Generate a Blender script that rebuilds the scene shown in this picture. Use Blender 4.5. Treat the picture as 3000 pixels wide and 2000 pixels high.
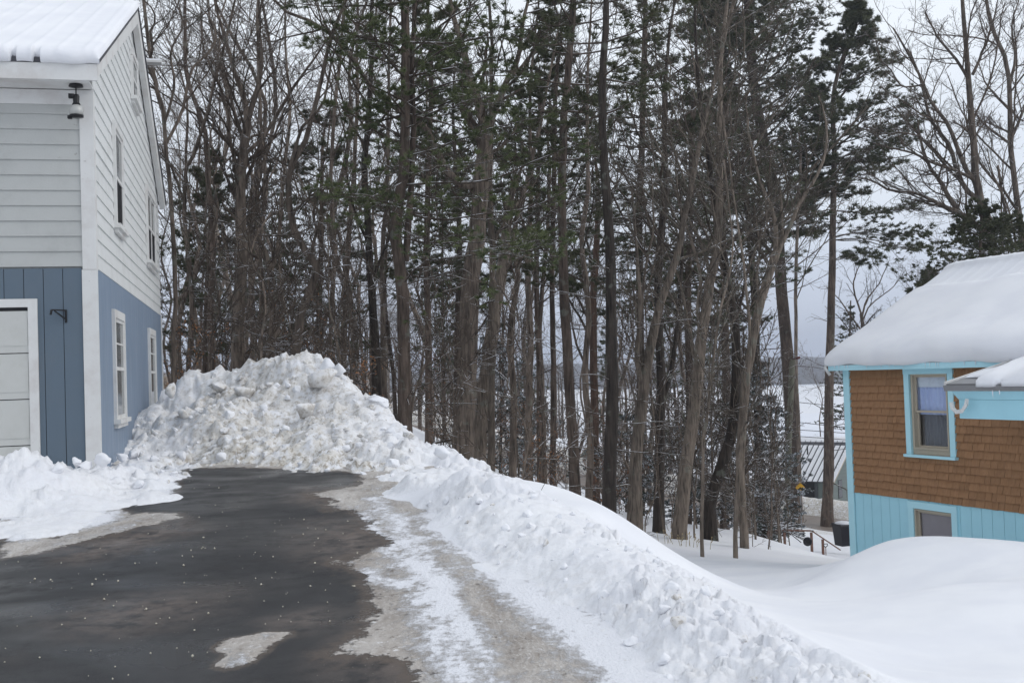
import bpy, math, random
import numpy as np
from mathutils import Matrix, Vector

# ------------------------------------------------------------------ scene, camera, light
scn = bpy.context.scene
for o in list(bpy.data.objects):
    bpy.data.objects.remove(o)
COL = scn.collection
FPX, PITCH, ROLL = 3228.0, 0.0293, 0.0335          # focal length in pixels of the 3000 px photograph
EYE = np.array([0.0, 0.0, 1.6])
FW = np.array([0, math.cos(PITCH), math.sin(PITCH)])
UP0 = np.array([0, -math.sin(PITCH), math.cos(PITCH)])
RT = math.cos(ROLL) * np.array([1., 0, 0]) - math.sin(ROLL) * UP0
UP = math.sin(ROLL) * np.array([1., 0, 0]) + math.cos(ROLL) * UP0
cam = bpy.data.cameras.new('camera')
cam.sensor_width = 36.0
cam.lens = 36.0 * FPX / 3000.0
cam.clip_start = 0.1
cam.clip_end = 6000
camo = bpy.data.objects.new('camera', cam)
COL.objects.link(camo)
M = Matrix.Identity(4)
for i in range(3):
    M[i][0], M[i][1], M[i][2], M[i][3] = RT[i], UP[i], -FW[i], EYE[i]
camo.matrix_world = M
scn.camera = camo

scn.render.engine = 'CYCLES'
scn.view_settings.view_transform = 'Standard'
scn.view_settings.look = 'None'
scn.view_settings.exposure = 0.16
scn.view_settings.gamma = 1.0
scn.view_settings.use_curve_mapping = False
scn.cycles.max_bounces = 6
scn.cycles.diffuse_bounces = 4
scn.cycles.glossy_bounces = 3
scn.cycles.transparent_max_bounces = 8
scn.cycles.volume_bounces = 0

world = bpy.data.worlds.new('World')
scn.world = world
world.use_nodes = True
wt = world.node_tree
wt.nodes.clear()
SUN_EL, SUN_AZ = math.radians(38), math.radians(98)   # azimuth from +Y towards +X

def build_world():
    n, l = wt.nodes, wt.links
    out = n.new('ShaderNodeOutputWorld')
    bg = n.new('ShaderNodeBackground')
    bg.inputs['Strength'].default_value = 0.1
    sky = n.new('ShaderNodeTexSky')
    sky.sky_type = 'NISHITA'
    sky.sun_disc = False
    sky.sun_elevation = SUN_EL
    sky.sun_rotation = SUN_AZ
    tc = n.new('ShaderNodeTexCoord')
    sep = n.new('ShaderNodeSeparateXYZ')
    l.new(tc.outputs['Generated'], sep.inputs[0])
    ramp = n.new('ShaderNodeValToRGB')                 # overcast cloud layer, darker blue grey low down
    ramp.color_ramp.interpolation = 'EASE'
    e = ramp.color_ramp.elements
    e[0].position = 0.0
    e[0].color = (.52, .58, .73, 1)
    e[1].position = 1.0
    e[1].color = (.70, .745, .82, 1)
    for pos_, c_ in ((.06, (.60, .66, .79)), (.15, (.77, .83, .92)), (.30, (.87, .925, .995)), (.6, (.78, .83, .91))):
        m = e.new(pos_); m.color = (*c_, 1)
    l.new(sep.outputs['Z'], ramp.inputs[0])
    nz = n.new('ShaderNodeTexNoise')
    nz.inputs['Scale'].default_value = 2.2
    nz.inputs['Detail'].default_value = 5
    mp = n.new('ShaderNodeMapping')
    mp.inputs['Scale'].default_value = (1, 1, 3.5)
    l.new(tc.outputs['Generated'], mp.inputs[0])
    l.new(mp.outputs[0], nz.inputs['Vector'])
    mr = n.new('ShaderNodeMapRange')
    mr.inputs['From Min'].default_value = .3
    mr.inputs['From Max'].default_value = .7
    mr.inputs['To Min'].default_value = 9.5
    mr.inputs['To Max'].default_value = 10.3
    l.new(nz.outputs[0], mr.inputs[0])
    sc = n.new('ShaderNodeVectorMath'); sc.operation = 'SCALE'
    l.new(ramp.outputs[0], sc.inputs[0])
    l.new(mr.outputs[0], sc.inputs['Scale'])
    mix = n.new('ShaderNodeMix'); mix.data_type = 'RGBA'
    mix.inputs[0].default_value = .94
    l.new(sky.outputs[0], mix.inputs[6])
    l.new(sc.outputs[0], mix.inputs[7])
    l.new(mix.outputs[2], bg.inputs['Color'])
    l.new(bg.outputs[0], out.inputs[0])
build_world()
sun = bpy.data.lights.new('sun', 'SUN')
sun.energy = 0.9
sun.angle = math.radians(35)
sun.color = (1, .97, .93)
suno = bpy.data.objects.new('sun', sun)
COL.objects.link(suno)
sd = Vector((math.cos(SUN_EL) * math.sin(SUN_AZ), math.cos(SUN_EL) * math.cos(SUN_AZ), math.sin(SUN_EL)))
suno.rotation_euler = sd.to_track_quat('Z', 'Y').to_euler()

# ------------------------------------------------------------------ measuring helpers
K = 3000 / 2352.0                                      # most notes were taken at 2352 px width
def ray(u, v):
    return FW + RT * (u - 1500) / FPX - UP * (v - 1000) / FPX
def at(x, y, d):                                       # point of the place seen at (x, y) and d metres ahead
    q = ray(x * K, y * K)
    return EYE + q * d / q[1]
def on_plane(u, v, P, n):
    q = ray(u, v)
    return EYE + q * ((P - EYE) @ n) / (q @ n)
DS = 0.04
def zdrive(y):
    return DS * (np.clip(y, -30, 17) - 4.0)
def on_drive(x, y, h=0.0):
    q = ray(x * K, y * K)
    t = (1.6 + 4 * DS - h) / (DS * q[1] - q[2])
    return EYE + q * t

# ------------------------------------------------------------------ numpy noise
def _h(ix, iy, iz, s):
    n = (ix.astype(np.int64) * 374761393 + iy.astype(np.int64) * 668265263 + iz.astype(np.int64) * 2147483647 + s * 1274126177) & 0xffffffff
    n = ((n ^ (n >> 13)) * 1274126177) & 0xffffffff
    n = ((n ^ (n >> 16)) * 2246822519) & 0xffffffff
    n = n ^ (n >> 15)
    return (n & 0xffffff) / float(0xffffff)
def vnoise(P, s=0):
    i = np.floor(P); f = P - i; f = f * f * (3 - 2 * f)
    r = 0
    for a in (0, 1):
        for b in (0, 1):
            for c in (0, 1):
                w = (f[:, 0] if a else 1 - f[:, 0]) * (f[:, 1] if b else 1 - f[:, 1]) * (f[:, 2] if c else 1 - f[:, 2])
                r = r + w * _h(i[:, 0] + a, i[:, 1] + b, i[:, 2] + c, s)
    return r * 2 - 1
def fbm(P, s=0, o=4):
    r = 0; a = 1.0; t = 0
    for k in range(o):
        r = r + a * vnoise(P * 2 ** k + 17.3 * k, s + k); t += a; a *= .5
    return r / t
def worley(P, s=0):
    i = np.floor(P)
    F1 = np.full(len(P), 9.); F2 = np.full(len(P), 9.); R = np.zeros(len(P))
    for a in (-1, 0, 1):
        for b in (-1, 0, 1):
            for c in (-1, 0, 1):
                x, y, z = i[:, 0] + a, i[:, 1] + b, i[:, 2] + c
                d = np.sqrt((x + _h(x, y, z, s) - P[:, 0]) ** 2 + (y + _h(x, y, z, s + 1) - P[:, 1]) ** 2 + (z + _h(x, y, z, s + 2) - P[:, 2]) ** 2)
                nr = d < F1
                F2 = np.where(nr, F1, np.minimum(F2, d))
                R = np.where(nr, _h(x, y, z, s + 3), R)
                F1 = np.where(nr, d, F1)
    return F1, F2, R
def sstep(a, b, x):
    t = np.clip((x - a) / (b - a), 0, 1)
    return t * t * (3 - 2 * t)

# ------------------------------------------------------------------ objects and meshes
def tag(o, label=None, cat=None, group=None, kind=None):
    if label: o['label'] = label
    if cat: o['category'] = cat
    if group: o['group'] = group
    if kind: o['kind'] = kind
    return o
def empty(name, loc=(0, 0, 0), rz=0.0, label=None, cat=None, group=None):
    o = bpy.data.objects.new(name, None)
    o.location = loc
    o.rotation_euler = (0, 0, rz)
    COL.objects.link(o)
    return tag(o, label, cat, group)
def np_mesh(name, V, F, mat=None, smooth=True):
    V = np.asarray(V, dtype=np.float32); F = np.asarray(F, dtype=np.int32)
    me = bpy.data.meshes.new(name)
    me.vertices.add(len(V)); me.vertices.foreach_set('co', V.ravel())
    n, k = F.shape
    me.loops.add(n * k); me.loops.foreach_set('vertex_index', F.ravel())
    me.polygons.add(n); me.polygons.foreach_set('loop_start', np.arange(n, dtype=np.int32) * k)
    me.polygons.foreach_set('use_smooth', np.full(n, smooth, dtype=bool))
    me.update(calc_edges=True)
    if mat: me.materials.append(mat)
    return me
def add_attr(me, name, vals):
    a = me.attributes.new(name, 'FLOAT', 'POINT')
    a.data.foreach_set('value', np.asarray(vals, dtype=np.float32))
def link(name, me, parent=None, loc=None):
    o = bpy.data.objects.new(name, me)
    if loc is not None: o.location = loc
    COL.objects.link(o)
    if parent: o.parent = parent
    return o
class MB:
    """small mesh collector: boxes, prisms, bars, tubes"""
    def __init__(s): s.v = []; s.f = []
    def poly(s, pts, faces):
        b = len(s.v); s.v += [tuple(p) for p in pts]; s.f += [tuple(b + i for i in f) for f in faces]; return s
    def box(s, x0, x1, y0, y1, z0, z1):
        return s.poly([(x0, y0, z0), (x1, y0, z0), (x1, y1, z0), (x0, y1, z0), (x0, y0, z1), (x1, y0, z1), (x1, y1, z1), (x0, y1, z1)],
                      [(0, 3, 2, 1), (4, 5, 6, 7), (0, 1, 5, 4), (1, 2, 6, 5), (2, 3, 7, 6), (3, 0, 4, 7)])
    def prism(s, A, B):
        """loft two equal rings of points"""
        n = len(A)
        return s.poly(list(A) + list(B), [tuple(range(n))[::-1], tuple(range(n, 2 * n))] + [(i, (i + 1) % n, n + (i + 1) % n, n + i) for i in range(n)])
    def bar(s, a, b, w, h=None):
        a = Vector(a); b = Vector(b); h = h or w
        d = (b - a).normalized()
        u = d.cross(Vector((0, 0, 1)))
        if u.length < 1e-3: u = Vector((1, 0, 0))
        u.normalize(); t = u.cross(d)
        r = [u * w / 2 + t * h / 2, -u * w / 2 + t * h / 2, -u * w / 2 - t * h / 2, u * w / 2 - t * h / 2]
        return s.prism([a + q for q in r], [b + q for q in r])
    def tube(s, pts, rad, n=8):
        pts = [Vector(p) for p in pts]
        if not hasattr(rad, '__len__'): rad = [rad] * len(pts)
        b = len(s.v)
        for i, p in enumerate(pts):
            d = (pts[min(i + 1, len(pts) - 1)] - pts[max(i - 1, 0)]).normalized()
            u = d.cross(Vector((.13, .21, .97)))
            if u.length < 1e-3: u = d.cross(Vector((1, 0, 0)))
            u.normalize(); t = u.cross(d)
            for k in range(n):
                a = 2 * math.pi * k / n
                s.v.append(tuple(p + (u * math.cos(a) + t * math.sin(a)) * rad[i]))
        for i in range(len(pts) - 1):
            for k in range(n):
                s.f.append((b + i * n + k, b + i * n + (k + 1) % n, b + (i + 1) * n + (k + 1) % n, b + (i + 1) * n + k))
        s.f.append(tuple(b + k for k in range(n))[::-1]); s.f.append(tuple(b + (len(pts) - 1) * n + k for k in range(n)))
        return s
    def lathe(s, prof, c, n=16):
        b = len(s.v)
        for r, z in prof:
            for k in range(n):
                a = 2 * math.pi * k / n
                s.v.append((c[0] + r * math.cos(a), c[1] + r * math.sin(a), c[2] + z))
        for i in range(len(prof) - 1):
            for k in range(n):
                s.f.append((b + i * n + k, b + i * n + (k + 1) % n, b + (i + 1) * n + (k + 1) % n, b + (i + 1) * n + k))
        return s
    def mesh(s, name, mat, smooth=False):
        me = bpy.data.meshes.new(name)
        me.from_pydata(s.v, [], s.f)
        me.materials.append(mat)
        if smooth: me.polygons.foreach_set('use_smooth', [True] * len(me.polygons))
        me.update()
        return me
    def build(s, name, mat, parent=None, smooth=False, loc=None):
        return link(name, s.mesh(name, mat, smooth), parent, loc)

# ------------------------------------------------------------------ materials
class Nt:
    def __init__(s, name):
        s.m = bpy.data.materials.new(name); s.m.use_nodes = True
        s.t = s.m.node_tree; s.b = s.t.nodes['Principled BSDF']
        s.b.inputs['Specular IOR Level'].default_value = .3
        s.tc = s.t.nodes.new('ShaderNodeTexCoord')
    def n(s, k, **kw):
        o = s.t.nodes.new(k)
        for a, v in kw.items(): setattr(o, a, v)
        return o
    def l(s, a, b): s.t.links.new(a, b)
    def noise(s, scale, detail=4, vec=None, map3=None, rough=.55, dist=0.0):
        o = s.n('ShaderNodeTexNoise')
        o.inputs['Scale'].default_value = scale; o.inputs['Detail'].default_value = detail
        o.inputs['Roughness'].default_value = rough; o.inputs['Distortion'].default_value = dist
        v = vec or s.tc.outputs['Object']
        if map3:
            mp = s.n('ShaderNodeMapping'); mp.inputs['Scale'].default_value = map3
            s.l(v, mp.inputs[0]); v = mp.outputs[0]
        s.l(v, o.inputs['Vector'])
        return o.outputs[0]
    def voro(s, scale, feature='F1', map3=None, out='Distance'):
        o = s.n('ShaderNodeTexVoronoi', feature=feature)
        o.inputs['Scale'].default_value = scale
        v = s.tc.outputs['Object']
        if map3:
            mp = s.n('ShaderNodeMapping'); mp.inputs['Scale'].default_value = map3
            s.l(v, mp.inputs[0]); v = mp.outputs[0]
        s.l(v, o.inputs['Vector'])
        return o.outputs[out]
    def mr(s, v, a, b, c=0.0, d=1.0, smooth=True):
        o = s.n('ShaderNodeMapRange')
        if smooth: o.interpolation_type = 'SMOOTHSTEP'
        for i, x in ((1, a), (2, b), (3, c), (4, d)): o.inputs[i].default_value = x
        s.l(v, o.inputs[0]); return o.outputs[0]
    def math(s, op, a, b=None, clamp=False):
        o = s.n('ShaderNodeMath', operation=op, use_clamp=clamp)
        for i, x in ((0, a), (1, b)):
            if x is None: continue
            if isinstance(x, (int, float)): o.inputs[i].default_value = x
            else: s.l(x, o.inputs[i])
        return o.outputs[0]
    def mix(s, f, a, b):
        o = s.n('ShaderNodeMix', data_type='RGBA')
        if isinstance(f, (int, float)): o.inputs[0].default_value = f
        else: s.l(f, o.inputs[0])
        for i, x in ((6, a), (7, b)):
            if isinstance(x, tuple): o.inputs[i].default_value = (*x, 1)
            else: s.l(x, o.inputs[i])
        return o.outputs[2]
    def attr(s, name):
        o = s.n('ShaderNodeAttribute', attribute_name=name); return o.outputs['Fac']
    def nz(s):
        g = s.n('ShaderNodeNewGeometry'); q = s.n('ShaderNodeSeparateXYZ'); s.l(g.outputs['Normal'], q.inputs[0]); return q.outputs['Z']
    def rnd(s):
        return s.n('ShaderNodeObjectInfo').outputs['Random']
    def col(s, c):
        if isinstance(c, tuple): s.b.inputs['Base Color'].default_value = (*c, 1)
        else: s.l(c, s.b.inputs['Base Color'])
        return s
    def rough(s, r):
        if isinstance(r, (int, float)): s.b.inputs['Roughness'].default_value = r
        else: s.l(r, s.b.inputs['Roughness'])
        return s
    def bump(s, h, strength=.5, dist=.02):
        o = s.n('ShaderNodeBump'); o.inputs['Strength'].default_value = strength; o.inputs['Distance'].default_value = dist
        s.l(h, o.inputs['Height']); s.l(o.outputs[0], s.b.inputs['Normal']); return s

SNOW = (.86, .875, .92)
def m_snow(name, dirty=False, bump=.35, fs=1.0):
    t = Nt(name)
    n1 = t.noise(1.3, 5)
    c = t.mix(t.mr(n1, .35, .65), (.80, .81, .845), (.85, .858, .88))
    if dirty:
        d = t.attr('dirt')
        g = t.noise(5.5 * fs, 8, rough=.7)
        f = t.math('MULTIPLY', d, t.mr(g, .34, .56), True)
        c = t.mix(f, c, (.63, .60, .545))
        g2 = t.noise(11 * fs, 6, rough=.75)
        f2 = t.math('MULTIPLY', t.math('MULTIPLY', d, .85), t.mr(g2, .51, .61), True)
        c = t.mix(f2, c, (.33, .285, .23))
        g3 = t.noise(60 * fs, 2)
        f3 = t.math('MULTIPLY', t.math('MULTIPLY', d, .7), t.mr(g3, .66, .72), True)
        c = t.mix(f3, c, (.16, .13, .10))
    t.col(c).rough(.75)
    h = t.math('ADD', t.noise(28 * fs, 6, rough=.65), t.math('MULTIPLY', t.noise(6 * fs, 3), .8))
    t.bump(h, bump, .03 if fs == 1 else .008)
    return t.m
M_SNOW = m_snow('smooth_snow', False, .12)
M_ROOFSNOW = m_snow('roof_snow', False, .18)
M_LUMPY = m_snow('ploughed_snow', True, .45)
M_CHUNK = m_snow('snow_block', True, .25, .12)

def m_ground():
    t = Nt('snowy_ground')
    n1 = t.noise(.6, 6)
    c = t.mix(t.mr(n1, .35, .65), (.79, .80, .84), (.84, .85, .87))
    lt = t.attr('litter')
    g = t.noise(1.1, 8, rough=.72)
    f = t.mr(t.math('ADD', t.math('MULTIPLY', lt, .75), g), .86, .98)
    brown = t.mix(t.noise(7, 5), (.10, .07, .045), (.22, .155, .10))
    t.col(t.mix(f, c, brown)).rough(.85).bump(t.noise(9, 5), .25, .05)
    return t.m
M_GROUND = m_ground()

def m_drive():
    t = Nt('wet_asphalt_with_slush')
    # asphalt
    fine = t.noise(160, 2)
    big = t.noise(.55, 4)
    damp = t.noise(.75, 3, map3=(1, 1.5, 1), dist=.3)
    a = t.mix(t.mr(big, .35, .65), (.008, .008, .009), (.018, .0178, .0185))
    a = t.mix(t.math('MULTIPLY', t.mr(fine, .45, .70), .6), a, (.06, .059, .061))
    salt = t.noise(2.3, 7, rough=.7)
    a = t.mix(t.math('MULTIPLY', t.mr(salt, .55, .76), .30), a, (.12, .108, .10))
    st = t.math('MULTIPLY', t.attr('stain'), t.mr(t.noise(7, 7, rough=.7), .30, .62), True)
    a = t.mix(t.math('MULTIPLY', st, .85), a, (.20, .16, .135))
    # grit: rain-pale grains
    gr = t.voro(26)
    gm = t.math('MULTIPLY', t.mr(gr, .085, .05), t.mr(t.noise(1.7, 3), .52, .62))
    # slush
    edge = t.math('ADD', t.math('MULTIPLY', t.noise(3.2, 9, rough=.74, map3=(1, .7, 1)), .95), t.math('MULTIPLY', t.noise(26, 5, map3=(.7, 1.3, 1)), .22))
    s = t.math('ADD', t.attr('slush'), t.math('SUBTRACT', edge, .58))
    sl = t.mr(s, .47, .53)
    wh = t.math('ADD', t.attr('white'), t.math('SUBTRACT', t.math('ADD', t.math('MULTIPLY', t.noise(4.4, 9, rough=.78, map3=(1, .55, 1)), 1.3), t.math('MULTIPLY', t.noise(19, 6, rough=.7), .45)), .88))
    whm = t.mr(wh, .32, .58)
    ice = t.mix(t.mr(t.noise(2.6, 8, rough=.7, map3=(1.3, .45, 1)), .3, .7), (.29, .25, .215), (.56, .525, .485))
    ice = t.mix(t.mr(t.noise(14, 6, rough=.75), .58, .68), ice, (.80, .80, .81))
    ice = t.mix(t.math('MULTIPLY', t.mr(t.noise(9, 7, rough=.75), .57, .66), .85), ice, (.085, .065, .05))
    fine2 = t.noise(34, 7, rough=.8, map3=(1, .7, 1))
    ice = t.mix(t.math('MULTIPLY', t.mr(fine2, .53, .64), .5), ice, (.78, .77, .75))
    ice = t.mix(t.math('MULTIPLY', t.mr(t.noise(22, 6, rough=.8), .57, .64), .75), ice, (.20, .165, .135))
    # tyre tread across the lane
    trk = t.attr('track')
    wv = t.n('ShaderNodeTexWave', wave_type='BANDS', bands_direction='X')
    wv.inputs['Scale'].default_value = 5.5; wv.inputs['Distortion'].default_value = 9
    wv.inputs['Detail'].default_value = 4; wv.inputs['Detail Scale'].default_value = 1.6
    vm = t.n('ShaderNodeMapping'); vm.inputs['Rotation'].default_value = (0, 0, math.radians(-14)); vm.inputs['Scale'].default_value = (1.5, 1, 1)
    t.l(t.tc.outputs['Object'], vm.inputs[0]); t.l(vm.outputs[0], wv.inputs['Vector'])
    tm = t.math('MULTIPLY', trk, t.mr(wv.outputs['Color'], .60, .9))
    ice = t.mix(t.math('MULTIPLY', tm, .22), ice, (.66, .65, .63))
    slc = t.mix(whm, ice, (.80, .81, .845))
    slc = t.mix(t.math('MULTIPLY', t.mr(t.noise(17, 8, rough=.8), .60, .66), .55), slc, (.42, .38, .34))
    # thin dirty fringe where slush thins out
    fr = t.math('MULTIPLY', t.mr(s, .30, .47), t.math('SUBTRACT', 1.0, sl))
    a = t.mix(t.math('MULTIPLY', fr, .7), a, (.115, .088, .068))
    c = t.mix(sl, a, slc)
    c = t.mix(gm, c, (.62, .58, .48))
    t.col(c)
    ra = t.mr(damp, .35, .65, .26, .52)
    ra = t.math('ADD', ra, t.math('MULTIPLY', t.mr(salt, .5, .7), .2))
    rs = t.mr(t.noise(3, 4), .4, .6, .28, .62)
    o = t.n('ShaderNodeMix', data_type='FLOAT'); t.l(sl, o.inputs[0]); t.l(ra, o.inputs[2]); t.l(rs, o.inputs[3])
    o2 = t.n('ShaderNodeMix', data_type='FLOAT'); t.l(t.math('MULTIPLY', whm, sl), o2.inputs[0]); t.l(o.outputs[0], o2.inputs[2]); o2.inputs[3].default_value = .8
    t.rough(o2.outputs[0])
    t.b.inputs['Specular IOR Level'].default_value = .35
    h = t.math('ADD', t.math('MULTIPLY', fine, .07), t.math('MULTIPLY', sl, t.math('ADD', .9, t.math('MULTIPLY', t.noise(13, 8, rough=.7), .9))))
    h = t.math('ADD', h, t.math('MULTIPLY', t.math('MULTIPLY', whm, sl), t.math('ADD', .5, t.noise(45, 5))))
    h = t.math('ADD', h, t.math('MULTIPLY', tm, .12))
    t.bump(h, .8, .018)
    return t.m
M_DRIVE = m_drive()

def m_bark(name, c1, c2, sc=1.0, th=(.45, .75), cover=.5):
    t = Nt(name)
    v = t.noise(9 * sc, 6, map3=(1, 1, .16), rough=.7)
    r = t.voro(13 * sc, map3=(1, 1, .13))
    f = t.math('ADD', t.math('MULTIPLY', t.mr(v, .40, .62), .62), t.math('MULTIPLY', t.mr(r, .12, .5), .45), True)
    c = t.mix(f, c1, c2)
    big = t.noise(.7, 4)
    c = t.mix(t.math('MULTIPLY', t.mr(big, .4, .7), .45), c, tuple(x * .55 for x in c1))
    c = t.mix(t.math('MULTIPLY', t.mr(t.noise(3.1, 5), .58, .68), .4), c, (.20, .22, .185))      # lichen
    vr = t.rnd()
    hs = t.n('ShaderNodeHueSaturation'); t.l(c, hs.inputs['Color']); t.l(t.mr(vr, 0, 1, .75, 1.25, False), hs.inputs['Value'])
    up = t.math('ADD', t.nz(), t.math('MULTIPLY', t.math('SUBTRACT', t.noise(2.6, 5, rough=.6), .5), 1.9 ))
    sn = t.mr(t.math('ADD', up, cover - .5), th[0], th[1])
    t.col(t.mix(sn, hs.outputs[0], (.84, .86, .9))).rough(.9)
    t.bump(t.math('ADD', t.math('MULTIPLY', r, -1), v), .9, .04)
    return t.m
BARK_OAK = m_bark('grey_brown_oak_bark', (.042, .032, .026), (.210, .168, .136), 1.0, (.62, .78), .42)
BARK_PINE = m_bark('dark_pine_bark', (.028, .020, .016), (.150, .114, .092), 1.0, (.66, .80), .40)
BARK_GREY = m_bark('pale_grey_bark', (.062, .050, .040), (.235, .192, .155), 1.3, (.64, .8), .42)
BARK_BLACK = m_bark('blackened_bark', (.016, .013, .011), (.06, .048, .040), 1.0, (.66, .8), .42)
BARK_TWIG = m_bark('twig_bark', (.046, .035, .028), (.120, .093, .073), 1.0, (.62, .85), .36)
BARK_TWIG_PALE = m_bark('pale_twig_bark', (.066, .054, .043), (.135, .112, .090), 1.0, (.62, .85), .34)
BARK_FARTWIG = m_bark('far_twig_bark', (.075, .056, .045), (.155, .122, .098), .5, (.62, .88), .38)

def m_leaf(name, ca, cb, snow=0.0, trans=.0):
    t = Nt(name)
    c = t.mix(t.mr(t.noise(1.6, 3), .35, .65), ca, cb)
    c = t.mix(t.math('MULTIPLY', t.noise(23, 2), .5), c, tuple(x * .5 for x in ca))
    if snow > 0:
        up = t.math('ADD', t.math('MULTIPLY', t.math('ABSOLUTE', t.nz()), .35), t.noise(4.2, 4, rough=.7))
        c = t.mix(t.mr(up, 1.02 - snow, 1.12 - snow), c, (.80, .83, .88))
    t.col(c).rough(.7)
    return t.m
NEEDLE = m_leaf('pine_needles', (.080, .092, .048), (.120, .122, .066), .06)
NEEDLE_NEAR = m_leaf('bright_pine_needles', (.082, .102, .044), (.122, .140, .058), .08)
NEEDLE_HEM = m_leaf('snow_dusted_needles', (.034, .048, .032), (.055, .072, .046), .36)
LEAF_DRY = m_leaf('dry_orange_leaves', (.46, .215, .085), (.33, .16, .075), .0)
LEAF_RUST = m_leaf('rust_brown_leaves', (.34, .15, .07), (.25, .11, .06), .0)

def m_paint(name, c, dirt=(.4, .4, .38), amt=.35, rough=.55, streak=None, flake=0.0):
    t = Nt(name)
    g = t.noise(2.2, 6, rough=.65)
    col = t.mix(t.math('MULTIPLY', t.mr(g, .45, .72), amt), c, dirt)
    if streak:
        s = t.noise(5, 6, map3=(2.5, 2.5, .18), rough=.7)
        col = t.mix(t.math('MULTIPLY', t.mr(s, .42, .68), .75), col, streak)
    if flake:
        k = t.noise(9, 7, map3=(1, 1.3, 2.4), rough=.72)
        k2 = t.noise(.8, 2)
        col = t.mix(t.math('MULTIPLY', t.mr(k, .655, .675), t.mr(k2, .42, .6)), col, (.16, .13, .11))
    t.col(col).rough(rough).bump(t.noise(40, 4, map3=(1, 1, 1)), .12, .01)
    return t.m
WHITE = m_paint('shaded_weathered_white_paint', (.47, .48, .465), (.36, .365, .355), .45, flake=.4)  # front copy of the gable's white, eave shade put into the colour
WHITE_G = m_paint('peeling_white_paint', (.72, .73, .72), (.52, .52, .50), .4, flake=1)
TRIM = m_paint('white_trim_paint', (.70, .70, .685), (.42, .36, .33), .35, flake=.3)
BLUE = m_paint('shaded_slate_blue_paint', (.118, .158, .200), (.135, .165, .195), .45)  # front siding blue, darkened in colour for the shade under the eave
BLUE_G = m_paint('lit_streaked_blue_paint', (.205, .268, .355), (.24, .285, .35), .5, streak=(.28, .335, .42))  # same blue painted lighter for the brighter gable side; streaks are its own
DOORW = m_paint('garage_door_paint', (.56, .565, .54), (.42, .42, .38), .3)
AQUA = m_paint('pale_aqua_paint', (.38, .68, .78), (.32, .58, .68), .35, .5)
AQUA_L = m_paint('light_aqua_paint', (.45, .74, .82), (.40, .65, .74), .3)
TAN = m_paint('tan_vinyl', (.44, .39, .31), (.3, .26, .2), .2)
BLACKM = m_paint('black_metal', (.012, .012, .014), (.03, .03, .03), .2, .35)
GUTTER = m_paint('grey_gutter_metal', (.22, .22, .225), (.12, .12, .12), .4, .35)
DARKROOF = m_paint('dark_roof_metal', (.075, .075, .085), (.05, .05, .05), .3, .4)
GREENGREY = m_paint('grey_green_siding', (.150, .178, .165), (.12, .14, .13), .3)
GREY_T = m_paint('dark_grey_siding', (.07, .075, .08), (.05, .05, .05), .3)
WOODRAIL = m_paint('brown_stained_wood', (.20, .105, .075), (.13, .08, .06), .4)
BINPL = m_paint('black_bin_plastic', (.012, .011, .016), (.02, .02, .02), .2, .35)
YELLOW = m_paint('yellow_sign_paint', (.55, .30, .02), (.35, .2, .02), .3)
BIRCHW = m_paint('split_log_wood', (.05, .04, .032), (.10, .08, .06), .5)
ROADM = m_paint('sanded_road', (.21, .175, .15), (.30, .27, .245), .6)
def m_shingle():
    t = Nt('brown_stained_shingle')
    hs = t.n('ShaderNodeHueSaturation')
    c = t.mix(t.mr(t.noise(14, 6, map3=(2, 2, .25), rough=.7), .3, .7), (.265, .142, .070), (.33, .180, .092))
    t.l(c, hs.inputs['Color']); t.l(t.mr(t.rnd(), 0, 1, .90, 1.10, False), hs.inputs['Value'])
    t.col(hs.outputs[0]).rough(.8).bump(t.noise(50, 4, map3=(2, 2, .15)), .5, .006)
    return t.m
SHINGLE = m_shingle()
def m_glass(name, c=(.02, .022, .026), rough=.06):
    t = Nt(name); t.col(c).rough(rough); t.b.inputs['Specular IOR Level'].default_value = .6
    t.bump(t.noise(1.5, 2), .08, .02)
    return t.m
DARKGLASS = m_glass('dark_window_glass')
SCREEN = m_paint('black_insect_screen', (.010, .010, .013), (.02, .02, .02), .1, .6)
def m_clear():
    t = Nt('clear_window_glass')
    tr = t.n('ShaderNodeBsdfTransparent'); gl = t.n('ShaderNodeBsdfGlossy'); gl.inputs['Roughness'].default_value = .02
    lw = t.n('ShaderNodeLayerWeight'); fac = t.math('ADD', t.math('MULTIPLY', t.math('POWER', lw.outputs['Facing'], 4), .7), .05)
    mx = t.n('ShaderNodeMixShader'); t.l(fac, mx.inputs[0]); t.l(tr.outputs[0], mx.inputs[1]); t.l(gl.outputs[0], mx.inputs[2])
    t.l(mx.outputs[0], t.t.nodes['Material Output'].inputs['Surface'])
    return t.m
CLEAR = m_clear()
CURT_A = m_paint('pale_blue_curtain', (.40, .50, .78), (.33, .42, .66), .4, .9, streak=(.46, .58, .84))
CURT_B = m_paint('dark_lace_curtain', (.060, .078, .105), (.10, .125, .16), .7, .9)
SHADEW = m_paint('white_window_shade', (.60, .68, .78), (.5, .56, .62), .3, .8)
ICE = m_glass('icicle_ice', (.75, .8, .85), .15)
BULB = m_glass('frosted_lamp_glass', (.42, .42, .40), .12)
# ------------------------------------------------------------------ the lie of the land
CP = []                                                # x, y, z, roughness, dirt
def cpt(p, ro=0.0, di=0.0, dz=0.0): CP.append((p[0], p[1], p[2] + dz, ro, di))
def cw(xD, r, z, ro=0.0, di=0.0):                      # bearing of image column xD, range r, height z
    th = math.atan((xD - 1176 + 2.2) / 2531.0); CP.append((r * math.sin(th), r * math.cos(th), z, ro, di))
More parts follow.
